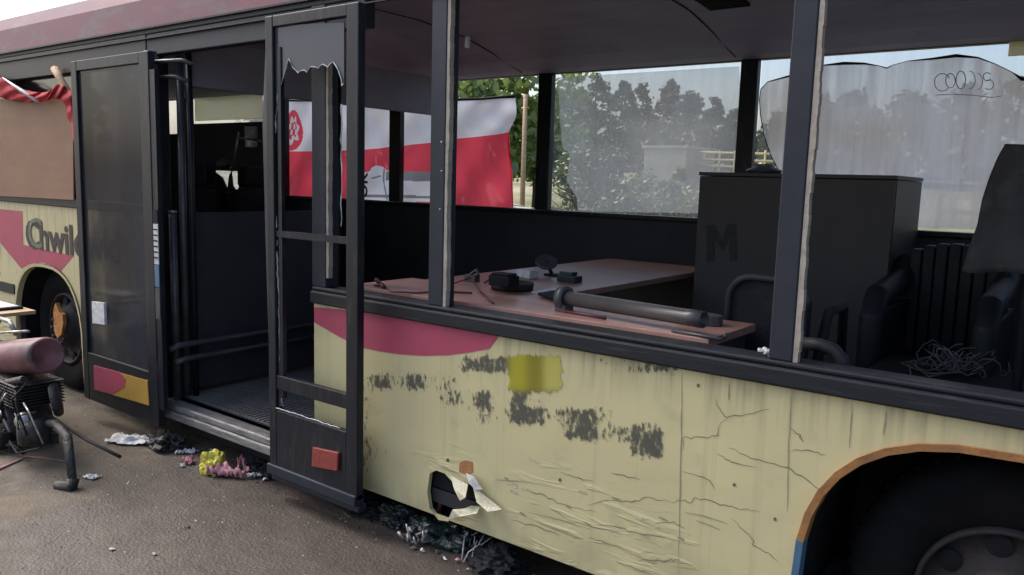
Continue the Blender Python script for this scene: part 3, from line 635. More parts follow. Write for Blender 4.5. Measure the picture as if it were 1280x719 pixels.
x0 = at(391, 250).x; x1 = at(408, 250).x; near_post(x0, x1, 1.073, (1.12, 2.18))
near_post(.82, .90, 1.073, True)
q = MB()
for (sx_, sy_) in [(552, 178), (552, 214), (550, 262)]:
    p_ = at(sx_, sy_, -.006); q.lathe([(.0045, .0), (.004, -.002), (0, -.0025)], (p_.x, -.006, p_.z), (0, 1, 0), seg=8)
q.build('screw_heads', M['bright'], bus)['kind'] = 'stuff'
# header over the doors and windows, with rounded edge
q = MB(); q.box(XL, XR, .0, .09, ZT, 2.40); q.box(at(183, 60).x, XD+.35, .0, .06, 2.24, ZT-.002)
part('header', q, M['post'], bevel=.006)
q = MB(); q.box(-7.2, at(183, 60).x, -.004, .05, 2.20, ZT-.002); part('header', q, M['frame'], bevel=.004)
q = MB()
for z, t_ in ((2.385, .008), (2.33, .006)): q.box(XL, XR, -.02, -.001, z, z+t_)
part('gutter_strip', q, M['frame'])
q = MB(); prof = [(0, 2.40), (-.004, 2.55), (.02, 2.63), (.07, 2.68), (.10, 2.68), (.06, 2.60), (.04, 2.40)]
q.prism([prof], XL, XR, axis='X'); part('roof_fascia', q, M['fascia'])
q = MB(); prof = [(.101, 2.68), (.4, 2.73), (1.25, 2.76), (2.1, 2.73), (2.44, 2.66), (2.5, 2.55), (2.5, 2.40), (2.44, 2.40), (2.40, 2.6), (2.1, 2.68), (.4, 2.68), (.101, 2.65)]
q.prism([prof], XL, XR, axis='X'); part('roof', q, M['fascia'])
# ---- far side wall with its windows
ZS, ZFT = 1.392, 2.372
fposts = [(XL, -9.95), (-8.35, -8.22), (at(355, 250, W).x-.02, at(363, 250, W).x), (-5.12, -4.99), (-3.56, -3.44), (-2.02, -1.91), (.35, .46), (XR-.15, XR)]
q = MB(); q.box(XL, XR, W-.05, W, .25, ZS-.03); part('far_wall', q, M['inwall'])
q = MB(); q.box(XL, XR, W-.09, W-.01, ZS-.03, ZS); part('window_sill', q, M['frame'], bevel=.006)
q = MB(); q.box(XL, XR, W-.05, W+.0, ZFT, 2.42); part('header', q, M['frame'])
for a, b_ in fposts:
    q = MB(); q.box(a, b_, W-.06, W-.004, ZS, ZFT); part('window_post', q, M['frame'], bevel=.006)
def pane(x0, x1, z0, z1, mt, name='window_pane', Y=W-.02, t=.005):
    q = MB(); q.box(x0, x1, Y, Y+t, z0, z1); return part(name, q, mt)
pane(-3.43, -2.03, ZS, ZFT, M['clear']); pane(-1.90, .34, ZS, ZFT, M['clear']); pane(.47, XR-.16, ZS, ZFT, M['dust']); pane(-8.20, fposts[2][0]-.01, ZS, ZFT, M['dust'])
pane(-9.94, -8.36, ZS, ZFT, M['dust'])
# dust film in the second window: its edge is scraped away low at the left
Yf = W-.032
q = MB(); q.prism([P2([(697, 97), (924, 83), (931, 268), (722, 264), (721, 248), (714, 236), (708, 225), (712, 200), (711, 190), (703, 186), (700, 150)], Yf)], Yf, Yf+.002)
part('window_film', q, M['dust'])
# frosted film in the third window, with a scalloped dark upper edge
edge = [(976, 218), (964, 196), (955, 168), (950, 142), (949, 125), (951, 112), (960, 103), (985, 95), (1010, 88), (1030, 82), (1055, 79), (1080, 79), (1098, 83), (1108, 85), (1116, 82), (1135, 77), (1165, 73), (1195, 70), (1222, 72), (1245, 80), (1266, 91), (1277, 99), (1300, 102), (1330, 108)]
q = MB(); pl = edge+[(1350, 292), (975, 277)]
Yf = W-.034
q.prism([P2(pl, Yf)], Yf, Yf+.002, M['frost'])
rd = random.Random(4)
q.tube([at(x+rd.uniform(-.5, .5), y+rd.uniform(-.8, .8), Yf-.003) for x, y in edge], [random.choice([.002, .004, .006, .009]) if i > 6 else .003 for i in range(len(edge))], M['black'], seg=6)
# thin loops drawn on the film
def loop(cx, cy, rx, ry, a0=0, a1=6.3, n=16): return [at(cx+rx*math.cos(a0+(a1-a0)*i/n), cy+ry*math.sin(a0+(a1-a0)*i/n), Yf-.004) for i in range(n+1)]
for l_ in (loop(1178, 103, 10, 11, .6, 5.8), loop(1188, 101, 6, 9), loop(1201, 100, 6, 11), loop(1212, 100, 7, 11, -1.6, 1.6), loop(1222, 102, 6, 10, -1.6, 1.6), loop(1234, 96, 5, 5, .5, 5.6), loop(1236, 106, 6, 6, -2.4, 2.4)):
    q.tube(l_, .0022, M['ghost'], seg=4)
q.tube([at(x, y, Yf-.004) for x, y in [(1170, 119), (1190, 118), (1215, 119), (1240, 122), (1252, 120)]], .002, M['ghost'], seg=4)
part('window_film', q, M['frost'])
# corrugated sheet + added dark board blacking out the far left window
q = MB(); a = at(246, 124, W-.05); b_ = at(330, 120, W-.05); zb = at(290, 150, W-.05).z
for i in range(60):
    xa = a.x+(b_.x-a.x)*i/60; q.box(xa, xa+(b_.x-a.x)/60*.98, W-.078, W-.07+.006*(i % 2), zb, 2.37)
part('corrugated_sheet', q, M['corr'])
yb_ = W-.075
slits = [P2([(266, 213), (290, 214), (286, 220), (284, 236), (278, 222)], yb_), P2([(289, 214), (303, 214), (301, 226), (296, 240), (291, 232)], yb_), P2([(304, 158), (322, 158), (322, 184), (306, 184)], yb_)]
q = MB(); q.prism([[(-8.2, zb-.03), (fposts[2][0], zb-.03), (fposts[2][0], ZS), (-8.2, ZS)]]+slits, yb_, W-.065); part('added_dark_board', q, M['inwall'])  # added board; its slits are shaped as bright gaps between the seats
q = MB(); q.prism([P2([(303, 157), (323, 157), (323, 185), (303, 185)], W-.06)], W-.062, W-.055); part('grey_panel', q, M['tint'])
q = MB(); q.lathe([(0, -.03), (.10, -.03), (.125, 0), (.10, .03), (0, .03)], at(280, 206, 2.2), (0, 1, 0), seg=20)
for v_ in q.bm.verts: v_.co.z = at(280, 206, 2.2).z+(v_.co.z-at(280, 206, 2.2).z)*.42
part('headrest', q, M['metal'])
q = MB(); q.box(-9.9, -8.36, W-.075, W-.065, ZS, 2.0); part('added_dark_board', q, M['black'])  # added board, darkens the lower part of the end window
# small piece of corrugated sheet at the top of the third window
a = at(1262, 60, W-.05); q = MB()
for i in range(24): q.box(a.x+i*.02, a.x+i*.02+.019, W-.078, W-.07+.005*(i % 2), at(1262, 73, W).z, 2.37)
part('corrugated_sheet', q, M['corr'])
# ---- ceiling with sloped duct along the far windows
q = MB()
prof = [(W-.05, 2.375), (W-.16, 2.385), (2.15, 2.43), (2.0, 2.475), (1.85, 2.51), (1.7, 2.538), (1.5, 2.56), (1.25, 2.573), (.9, 2.573), (.55, 2.56), (.45, 2.50), (.10, 2.42), (.10, 2.44), (.44, 2.53), (.55, 2.60), (1.80, 2.60), (1.92, 2.52), (W-.16, 2.405), (W-.05, 2.395)]
q.prism([prof], XL+.02, XR-.02, axis='X')
part('ceiling', q, M['ceil'], bevel=.004)
for xx in (-5.3, -3.65, -2.02, -.4, 1.2):
    q = MB(); q.tube([(xx, W-.15, 2.381), (xx, 2.0, 2.474), (xx, 1.7, 2.537), (xx, 1.25, 2.572), (xx, .9, 2.572)], .004, M['black'], seg=6); part('panel_joint', q, M['black'])
sp = at(962, 8, 2.0)
q = MB()
for i in range(6):
    q.box(-1.90, -1.68, 1.50+i*.035, 1.517+i*.035, 2.538-i*.003, 2.552)
part('ceiling_vent', q, M['black'])
q = MB(); q.tube([at(585, 46, .35), at(584, 60, .35)], .012, M['white']); part('broken_clip', q, M['white'])
# floor, in pieces clear of the wheels; sill step at the doorway
q = MB()
for a, b_, c in ((XL, AL-.58, .03), (AL-.58, AL+.58, .66), (AL+.58, AR-.62, .03), (AR-.62, AR+.62, .66), (AR+.62, XR, .03)):
    q.box(a, b_, c, W-.052, .20, .262)
part('floor', q, M['inwall'])
q = MB(); n = 60; xa, xb = XE+.05, XD+.9
for i in range(n):
    t_ = xa+(xb-xa)*i/n; q.box(t_, t_+(xb-xa)/n*.55, .09, 1.3, .266, .272)
q.box(xa, xb, .08, 1.32, .2635, .2665)
part('floor_mat', q, M['mat'])
q = MB(); q.box(XE+.04, XD+.02, -.06, .075, .175, .222); q.box(XE+.04, XD+.02, -.05, .075, .224, .262)
part('door_sill', q, M['alu'], bevel=.008)
# underbody
q = MB(); q.box(XL+.3, AL-.62, .14, W-.1, .12, .19); q.box(AL+.62, AR-.66, .16, W-.1, .11, .19); q.box(AR+.66, XR-.2, .14, W-.1, .12, .19)
q.box(-4.3, -3.2, .02, .12, .10, .175)
part('underbody', q, M['black'])
# inner lining of near wall + end walls
q = MB(); q.box(XD, AR-.60, .03, .05, .27, .985); q.box(AR-.6, XR, .03, .05, .93, .985); q.box(XD, XD+.03, .001, .12, .2, ZT); part('inner_lining', q, M['black'])
q = MB(); q.box(XL, XL+.04, .02, W-.05, .2, 2.5); part('end_wall', q, M['inwall'])
q = MB(); q.box(XR-.04, XR, .02, W-.05, .2, 2.5); part('end_wall', q, M['inwall'])
# left side window: dark pane painting the unlit interior black; red cloth and hardboard come later as loose things
pane(-8.6, at(95, 180).x-.0, 1.396, 2.20, M['darksheet'], Y=.045)
q = MB(); x = at(94, 180).x; q.box(x, x+.11, -.004, .06, 1.396, 2.20); part('window_post', q, M['frame'], bevel=.004); q = MB(); q.box(-7.1, -6.98, -.004, .06, 1.396, 2.20); part('window_post', q, M['frame'], bevel=.004)
q = MB(); q.box(-5.45, XE, .03, .05, 1.396, 2.24); part('door_pocket', q, M['darksheet'])
q = MB(); q.box(XE-.06, XE+.015, -.01, .08, .20, ZT-.13); part('door_post', q, M['frame'], bevel=.006)
# ---- door leaves, swung open in front of the side
def frame(x0, x1, z0, z1, Y, t, wl, wr, wt, wb, zp, mt, name='door_leaf'):
    q = MB(); q.box(x0, x0+wl, Y, Y+t, z0, z1); q.box(x1-wr, x1, Y, Y+t, z0, z1); q.box(x0+wl, x1-wr, Y+.001, Y+t-.001, z1-wt, z1); q.box(x0+wl, x1-wr, Y+.001, Y+t-.001, z0, zp)
    return part(name, q, mt, bevel=.004)
YL = -.13
a0 = at(95, 250, YL).x; a1 = at(190, 250, YL).x; zt = 2.235; zbtm = .145
L1 = frame(a0, a1, zbtm, zt, YL, .04, .07, .10, .06, .1, .45, M['frame'])
def sub(name, mb, mt, par, **k):
    o = mb.build(name, mt, par, **k); o.matrix_parent_inverse = Matrix(); return o
q = MB(); q.box(a0+.06, a1-.09, YL+.015, YL+.021, .44, zt-.05); sub('glass', q, M['tint'], L1)
q = MB(); pp = P2([(117, 457), (184, 476), (186, 507), (118, 487)], YL-.003); c_ = P2([(117, 457), (150, 466), (157, 474), (155, 484), (140, 493), (118, 487)], YL-.004)
q.prism([pp], YL-.003, YL+.002, M['yellow']); q.prism([c_], YL-.0045, YL+.001, M['pink']); sub('painted_panel', q, M['yellow'], L1)
q = MB(); q.prism([P2([(115, 377), (130, 379), (131, 406), (116, 404)], YL)], YL-.002, YL+.014, M['paper'])
sub('sticker', q, M['paper'], L1)
q = MB(); xs = at(193, 300, YL-.04).x; 
for (ya, yb, mt) in ((262, 278, 'black'), (280, 330, 'white'), (331, 358, 'blue'), (360, 398, 'metal')):
    za = at(193, ya, YL-.0).z; zb_ = at(193, yb, YL-.0).z; q.box(a1+.004, a1+.05, YL+.0, YL+.004, zb_, za, M[mt])
for k in range(6): z_ = at(193, 286+k*7, YL).z; q.box(a1+.006, a1+.046, YL-.002, YL+.001, z_-.008, z_, M['black'])
q.box(a1+.002, a1+.055, YL+.004, YL+.03, .25, zt-.1, M['frame'])
sub('edge_strip', q, M['frame'], L1)
# broken-glass leaf
b0 = at(334, 300, YL).x; b1 = at(447, 300, YL).x
L2 = frame(b0, b1, .16, 2.31, YL, .04, .055, .075, .05, .1, at(346, 513, YL).z, M['frame'])
q = MB(); zc = at(345, 292, YL).z; q.box(b0+.05, b1-.07, YL+.008, YL+.03, zc-.016, zc+.014); sub('cross_bar', q, M['frame'], L2); q = MB()
zc = at(345, 478, YL).z; q.box(b0+.05, b1-.07, YL+.005, YL+.035, zc-.035, zc+.035); 
sub('cross_bar', q, M['frame'], L2, bevel=.004)
q = MB(); q.box(b0+.075, b0+.10, YL+.01, YL+.03, at(355, 500, YL).z, 2.17); sub('inner_bar', q, M['frame'], L2)
# remains of the pane: film hangs from the top and down the left edge
Yg = YL+.017
rem = P2([(346, 32), (430, 28), (430, 104), (428, 108), (424, 88), (416, 78), (410, 84), (404, 80), (398, 85), (388, 84), (384, 90), (378, 88), (372, 92), (366, 84), (362, 74), (358, 84), (353, 100), (347, 118), (345, 150), (343, 190), (339, 210), (344, 250), (347, 330), (350, 430), (352, 500), (356, 508), (344, 508), (336, 430), (332, 300), (328, 150), (333, 40)], Yg)
q = MB(); q.prism([rem], Yg, Yg+.004); sub('broken_pane', q, M['remnant'], L2)
edg = [(430, 104), (428, 108), (424, 88), (416, 78), (410, 84), (404, 80), (398, 85), (388, 84), (384, 90), (378, 88), (372, 92), (366, 84), (362, 74), (358, 84), (353, 100), (347, 118), (345, 150), (343, 190), (339, 210), (344, 250), (347, 330), (350, 430), (352, 500), (356, 508)]
rd = random.Random(9); q = MB(); fine = []
for a, b_ in zip(edg, edg[1:]):
    n_ = max(2, int(abs(a[1]-b_[1])/7)+1)
    for i in range(n_): fine.append((a[0]+(b_[0]-a[0])*i/n_+rd.uniform(-1, 1), a[1]+(b_[1]-a[1])*i/n_+rd.uniform(-.8, .8)))
q.tube([at(x, y, Yg-.003) for x, y in fine], [rd.uniform(.001, .0045) for _ in fine], seg=5)
q.tube([at(346+rd.uniform(-1, 1)+k*4.2, 510+k*1.35+rd.uniform(-.5, .5), YL-.003) for k in range(20)], .003, seg=5)
q.tube([at(427+rd.uniform(-1, 1), 130+k*9, YL+.0) for k in range(18)], [rd.uniform(.001, .004) for k in range(18)], seg=5)
sub('jagged_edge', q, M['glaze'], L2)
q = MB(); c_ = P2([(391, 559), (423, 566), (422, 589), (390, 583)], YL-.01); q.prism([c_], YL-.014, YL+.001); o = sub('reflector', q, M['reflector'], L2, bevel=.004)
q = MB(); q.box(b0-.01, b1+.0, YL-.012, YL+.045, .135, .185); q.box(b0+.0, b1, YL+.01, YL+.06, .10, .1345); sub('bottom_rail', q, M['post'], L2, bevel=.005)
# hinge arms and grab poles of the doorway
q = MB(); za = at(200, 80).z; zb = at(200, 99).z
for z_, L_ in ((za, .33), (zb, .26)): q.tube([(XE-.06, -.10, z_), (XE+L_, -.02, z_), (XE+L_+.05, .02, z_-.02)], .012)
q.tube([(XE+.06, -.05, .25), (XE+.06, -.05, 2.25)], .035); part('hinge_arm', q, M['metal'])
for (px, Y) in ((218, .02), (231, .10)):
    p = at(px, 350, Y); q = MB(); q.tube([(p.x, Y, .26), (p.x, Y, 1.36 if px == 218 else 2.24)], .022, seg=12); q.tube([(p.x, Y, 1.36), (p.x, Y, 1.372)], .025, M['bright'] if px == 218 else None) if px == 218 else None
    part('grab_pole', q, M['metal'])
PX = -4.35
q = MB(); q.box(PX-.03, PX, .13, 1.25, .30, 1.36); o = part('partition', q, M['inwall'], bevel=.01)
for z_, y0 in ((.60, -.05), (.515, -.02)):
    q = MB(); q.tube([(PX+.05, y0, z_-.02), (PX+.06, y0+.06, z_), (PX+.06, 1.2, z_)], .018, seg=10); part('hand_rail', q, M['metal'])
q = MB(); 
for py in (.13, 1.22): q.tube([(PX+.02, py, .27), (PX+.02, py, 2.5)], .018)
part('grab_pole', q, M['frame'])
q = MB(); q.box(PX-.05, PX-.01, .1, W-.06, 2.08, 2.36); part('header', q, M['ceil'], bevel=.01)
# seats beyond the partition
def bus_seat(x, y, i):
    s = MB(); s.box(x-.05, x+.05, y-.21, y+.21, .72, 1.45, M['seatfab']); s.box(x-.06, x+.04, y-.13, y+.13, 1.47, 1.66, M['seatfab']); s.box(x+.03, x+.45, y-.21, y+.21, .68, .77, M['seatfab']); s.box(x+.15, x+.25, y-.1, y+.1, .26, .68, M['metal'])
    o = part('seat', s, M['seatfab'], bevel=.03)
for i, (x, y) in enumerate(((-6.3, 1.9), (-6.3, 1.3), (-7.1, 1.9), (-7.1, 1.3), (-7.9, 1.9))): bus_seat(x, y, i)
q = MB(); q.tube([at(292, 205, 1.6), at(298, 165, 1.6)], .008, M['bright']); q.tube([at(296, 172, 1.6), at(325, 176, 1.6)], .008, M['bright']); part('seat_rail', q, M['bright'])
# dark bulkhead deep inside with a gap of light
q = MB(); q.box(-9.3, -9.27, .1, 1.5, .26, 2.5); part('partition', q, M['inwall'])

# ================================================================ loose things
# flag outside
fl = MB(); nU, nV = 420, 160; Yg_ = W+.11
TL, TR = at(335, 130, Yg_), at(644, 122, Yg_); BR = at(637, 260, Yg_)
zb = 1.22
def zint(L_, x):
    for (xa_, za_), (xb_, zb_) in zip(L_, L_[1:]):
        if x <= xb_: return za_+(zb_-za_)*(x-xa_)/(xb_-xa_)
    return L_[-1][1]
topL = [(at(x, y, Yg_).x, at(x, y, Yg_).z) for x, y in ((330, 125), (450, 127), (550, 126), (644, 121))]
midL = [(at(x, y, Yg_).x, at(x, y, Yg_).z) for x, y in ((330, 190), (450, 188), (550, 177), (642, 165))]
def ff(u, v):
    x = TL.x+(TR.x-TL.x)*u; a, b_ = zint(midL, x), zint(topL, x)
    z = zb+(a-zb)*v/.6 if v < .6 else a+(b_-a)*(v-.6)/.4
    y = Yg_+.016*math.sin(u*26+v*5)*(1.2-v)+.012*math.sin(u*38-v*11+2*math.sin(u*5))+.007*math.sin(u*70+v*16)+.010*math.sin(u*60+v*19+3)*(.3+abs(v-.5))+.03*noise.noise(Vector((u*7, v*3, 0)))
    if u > .995: x += .012*math.sin(v*9)-.03*(1-v)
    return Vector((x, y, z))
def inpoly(x, z, P):
    c_ = False
    for (x1, z1), (x2, z2) in zip(P, P[1:]+P[:1]):
        if (z1 > z) != (z2 > z) and x < (x2-x1)*(z-z1)/(z2-z1)+x1: c_ = not c_
    return c_
pr_white = P2([(440, 216), (458, 215), (462, 210), (470, 207), (478, 208), (484, 213), (500, 214), (545, 216), (551, 216), (551, 252), (440, 254)], Yg_)
pr_grey = [P2(l_, Yg_) for l_ in ([(484, 214), (551, 215), (551, 227), (484, 226)], [(480, 212), (482, 212), (483, 250), (481, 250)], [(440, 243), (551, 245), (551, 248), (440, 247)], [(462, 222), (478, 219), (478, 221), (462, 224)])]
pr_dark = P2([(489, 211), (499, 211), (499, 217), (489, 217)], Yg_)
pe = at(365, 163, Yg_)
def flagcol(u, v):
    p = ff(u, v)
    if inpoly(p.x, p.z, pr_dark): return M['flagd']
    if any(inpoly(p.x, p.z, g_) for g_ in pr_grey): return M['flagg']
    if inpoly(p.x, p.z, pr_white): return M['flagw']
    if v > .6:
        dx, dz_ = (p.x-pe.x)/.155, (p.z-pe.z)/.20; rr = math.hypot(dx, dz_); a = math.atan2(dz_, dx)
        if rr < 1 and (rr > .62+.12*math.sin(a*7) or (rr < .45 and math.sin(dx*14)*math.cos(dz_*11+1) > -.1)): return M['flagr']
        return M['flagw']
    return M['flagr']
fl.grid(ff, nU, nV, mt=flagcol)
fo = thing('flag', 'large white and red flag with grey print hanging across the far windows', 'flag', (TL.x, Yg_, zb))
fl.build('cloth', None, fo)
q = MB(); q.tube([ff(i/40, 1)+Vector((0, -.004, 0)) for i in range(41)], .011); q.build('hem_rope', M['black'], fo)
q = MB(); o_ = at(459, 248, Yg_-.05); add_text(q, 'OK', .17, (o_.x, Yg_-.05, o_.z), (0, 0, 1), (-1, 0, 0), M['letter'], sx=.9, bold=.004)
q.build('lettering', M['letter'], fo)

# hardboard, stick, red cloth at left window
q = MB(); q.prism([P2([(-70, 128), (0, 124), (60, 122), (92, 126), (93, 250), (0, 245), (-70, 243)], -.016)], -.022, -.014)
tag(q.build('hardboard_sheet', M['ply']), 'plain brown hardboard sheet closing the window at far left', 'board')
q = MB(); q.tube([at(68, 86, -.04), at(75, 98, -.04), at(84, 113, -.04), at(90, 140, -.03)], .024, r1=.02, seg=10)
tag(q.build('wooden_stick', M['wood']), 'short pale wooden stick poking up through the red cloth', 'stick')
q = MB()
topE = [(-40, 88), (0, 96), (20, 108), (40, 115), (58, 116), (68, 108), (76, 104), (88, 112), (93, 130), (94, 176)]
botE = [(-40, 104), (0, 122), (15, 126), (35, 128), (55, 127), (66, 124), (78, 124), (83, 138), (88, 155), (93, 178)]
def lerpP(L_, u):
    f = u*(len(L_)-1); i = min(int(f), len(L_)-2); t_ = f-i; return (L_[i][0]+(L_[i+1][0]-L_[i][0])*t_, L_[i][1]+(L_[i+1][1]-L_[i][1])*t_)
def clothf(u, v):
    a, b_ = lerpP(topE, u), lerpP(botE, u); x = a[0]+(b_[0]-a[0])*v; y = a[1]+(b_[1]-a[1])*v
    return at(x+1.5*math.sin(u*40+v*3), y, -.055-.02*math.sin(v*PI)-.012*math.sin(u*55+v*8))
q.grid(clothf, 60, 8)
o = q.build('red_cloth', M['redcloth'], solid=.003); tag(o, 'crumpled red cloth draped along the top of the hardboard sheet', 'cloth')
q = MB(); q.tube([at(3, 97, -.075), at(25, 112, -.078), at(47, 127, -.075)], [.004, .012, .012], M['white'], seg=6); q.build('white_hem', M['white'], o).matrix_parent_inverse = Matrix()

# desks
ZD = 1.085
def slab_px(z, pts): return [(atz(x, y, z).x, atz(x, y, z).y) for x, y in pts]
t = thing('desk', 'long reddish desk standing along the open windows with tools on its top', 'desk', (-2, .3, .262))
q = MB(); q.box(-2.93, -1.10, .095, .52, ZD-.03, ZD); q.build('desk_top', M['desk'], t, bevel=.003)
for x in (-2.9, -1.16):
    q = MB(); q.box(x, x+.03, .11, .50, .265, ZD-.031); q.build('side_panel', M['locker'], t)
q = MB(); q.box(-2.86, -1.17, .46, .48, .6, ZD-.031); q.build('back_panel', M['locker'], t)
t = thing('desk', 'reddish desk running across the bus to the far wall beside the dark cabinet', 'desk', (-2.4, 1.5, .262))
q = MB(); q.box(-2.84, -2.06, .523, 2.38, ZD-.03, ZD); q.build('desk_top', M['desk'], t, bevel=.003)
for y in (.60, 2.3):
    q = MB(); q.box(-2.8, -2.1, y, y+.03, .265, ZD-.031); q.build('side_panel', M['locker'], t)
def dz(x, y, z=ZD): return atz(x, y, z)
# things on the desk
a = dz(704, 372, ZD+.055); b_ = dz(880, 400, ZD+.055)
t = thing('grey_pipe', 'grey hollow pipe with a collar lying along the desk towards the office chair', 'pipe', a)
dr = (b_-a).normalized(); ln = (b_-a).length
q = MB(); q.lathe([(.024, 0), (.029, .0), (.029, ln*.9), (.030, ln*.905), (.030, ln), (.026, ln), (.024, ln*.7), (.0, ln*.7)], a, dr, seg=24); q.build('tube', M['pipe'], t)
q = MB(); q.lathe([(.028, -.012), (.047, -.012), (.047, .02), (.032, .02)], a, dr, seg=24); q.box(a.x-.02, a.x+.03, a.y-.03, a.y+.03, ZD+.001, ZD+.03); q.build('collar', M['metal'], t)
c = dz(640, 362); t = thing('tape_roll', 'flat round brown tin lying on the desk below the dark box', 'tin', c)
q = MB(); q.lathe([(0, .0), (.10, 0), (.105, .03), (.10, .036), (.085, .036), (.08, .02), (0, .02)], c, (0, 0, 1), seg=28); q.build('dish', M['rim'], t)
c = dz(628, 356, ZD+.042); q = MB(); q.box(c.x-.06, c.x+.06, c.y-.03, c.y+.05, ZD+.038, ZD+.085); q.box(c.x-.05, c.x+.05, c.y-.025, c.y+.045, ZD+.085, ZD+.095)
tag(q.build('black_box', M['black'], bevel=.006), 'small black box standing on the round brown tin', 'box')
c = dz(655, 348); q = MB(); q.prism([[(c.x-.05, c.y+.0), (c.x+.05, c.y-.02), (c.x+.06, c.y+.05), (c.x-.03, c.y+.07)]], ZD+.002, ZD+.045, axis='Z')
tag(q.build('white_packet', M['white'], bevel=.004), 'white packet right behind the small black box on the desk', 'packet')
c = dz(688, 345)
t = thing('round_mirror', 'dark oval mirror on a short stand leaning back behind the desk tools', 'mirror', c)
cc = at(683, 327, c.y); nrm = Vector((.45, -.5, .95)).normalized()
q = MB(); q.lathe([(0, .0), (.052, .0), (.060, .006), (.062, -.006), (.05, -.012), (0, -.014)], cc, nrm, seg=24); q.build('disc', M['metal'], t)
q = MB(); q.tube([cc, (cc.x+.03, cc.y+.02, ZD+.001)], .009); q.box(cc.x, cc.x+.08, cc.y-.02, cc.y+.05, ZD+.001, ZD+.012); q.build('stand', M['black'], t)
c = dz(710, 353); q = MB(); rd = random.Random(3)
q.box(c.x-.055, c.x+.055, c.y-.02, c.y+.05, ZD+.001, ZD+.035); q.box(c.x-.05, c.x+.03, c.y-.01, c.y+.04, ZD+.035, ZD+.055)
for k in range(7): q.box(c.x-.055+k*.016, c.x-.047+k*.016, c.y-.024, c.y-.019, ZD+.005, ZD+.03)
tag(q.build('plug_connector', mk('dark_teal_plastic', (.014, .028, .034), (.02, .03, .035), rough=.4), bevel=.004), 'dark bluish plug block sitting at the left end of the grey pipe', 'connector')
c = dz(590, 352); t = thing('cable_clamp', 'small dark clamp with thin cables beside the cream edged post', 'clamp', c)
q = MB(); q.box(c.x-.035, c.x+.035, c.y-.02, c.y+.02, ZD+.001, ZD+.035); q.tube([c+Vector((-.02, 0, .03)), c+Vector((.02, .01, .06)), c+Vector((.04, 0, .035))], .008); q.build('jaw', M['metal'], t, bevel=.004)
q = MB(); q.tube([dz(566, 356)+Vector((0, 0, .006)), dz(588, 355)+Vector((0, 0, .03)), dz(600, 366)+Vector((0, 0, .008)), dz(617, 381)+Vector((0, 0, .006))], .004); q.tube([dz(606, 356)+Vector((0, 0, .01)), dz(615, 352)+Vector((0, 0, .02)), dz(640, 352)+Vector((0, 0, .012))], .005); q.build('lead', M['cable'], t)
q = MB(); q.tube([dz(x, y)+Vector((0, 0, .006)) for x, y in [(468, 358), (480, 360), (490, 366), (520, 368), (550, 366), (590, 368)]], .0045)
q.tube([dz(470, 355)+Vector((0, 0, .02)), dz(480, 362)+Vector((0, 0, .012))], .010)
tag(q.build('red_cable', M['cable']), 'thin dark red cable stretched across the left end of the desk', 'cable')
q = MB(); q.tube([dz(x, y)+Vector((0, 0, .006)) for x, y in [(706, 391), (730, 395), (757, 400)]], .006)
tag(q.build('red_rod', M['cable']), 'short dark red rod lying in front of the grey pipe collar', 'rod')
q = MB(); q.tube([dz(x, y)+Vector((0, 0, .007)) for x, y in [(840, 416), (870, 421), (900, 427), (906, 424), (908, 420)]], .006)
tag(q.build('hooked_rod', M['metal']), 'thin metal rod with a hooked end at the right end of the desk', 'rod')
q = MB(); P_ = [dz(x, y) for x, y in [(664, 366), (692, 361), (716, 372), (706, 379)]]
q.prism([[(p.x, p.y) for p in P_]], ZD+.001, ZD+.006, axis='Z'); tag(q.build('paper_sheet', M['paper']), 'pale sheet of paper half under the pipe collar', 'paper')
q = MB(); P_ = [dz(x, y) for x, y in [(672, 371), (698, 367), (712, 375), (698, 380)]]
q.prism([[(p.x, p.y) for p in P_]], ZD+.0075, ZD+.018, axis='Z'); tag(q.build('dark_notebook', M['black']), 'thin dark notebook lying on the pale sheet of paper', 'notebook')
c = dz(868, 400, ZD+.02); q = MB(); q.prism([[(c.x+(.09*math.cos(k*PI/8)), c.y+.05+.045*math.sin(k*PI/8)) for k in range(16)]], ZD+.001, ZD+.04, axis='Z')
tag(q.build('metal_scoop', M['pipe'], bevel=.01), 'rounded grey lid lying behind the open end of the pipe', 'lid')

# locker
t = thing('locker', 'tall dark brown cabinet with a faint letter M on its left door', 'cabinet', (-1.45, 2.1, .262))
lx0, lx1 = -1.955, -.93
q = MB(); q.box(lx0, lx1, 1.82, 2.39, .265, 1.655); q.box(lx0-.004, lx1+.004, 1.798, 2.392, 1.657, 1.677); q.build('carcass', M['locker'], t, bevel=.003)
mid = (lx0+lx1)/2
for a, b_ in ((lx0+.004, mid-.003), (mid+.003, lx1-.004)):
    q = MB(); q.box(a, b_, 1.80, 1.818, .30, 1.652)
    if a < mid-.1:
        q.prism([P2([(883, 327), (883, 281), (893, 281), (902, 300), (910, 280), (920, 280), (921, 326), (912, 326), (911, 298), (903, 314), (893, 298), (893, 327)], 1.798)], 1.797, 1.799, M['lockermark'])
    q.build('cabinet_door', M['locker'], t)
c = at(955, 212, 2.0); q = MB(); q.lathe([(.0, .0), (.09, .0), (.10, .015), (.04, .045), (.0, .05)], (c.x, 2.0, 1.679), (0, 0, 1), seg=20); q.box(c.x-.04, c.x+.05, 1.97, 2.02, 1.71, 1.73)
tag(q.build('shallow_bowl', M['metal'], bevel=.004), 'low grey upturned bowl resting on top of the dark cabinet', 'bowl')

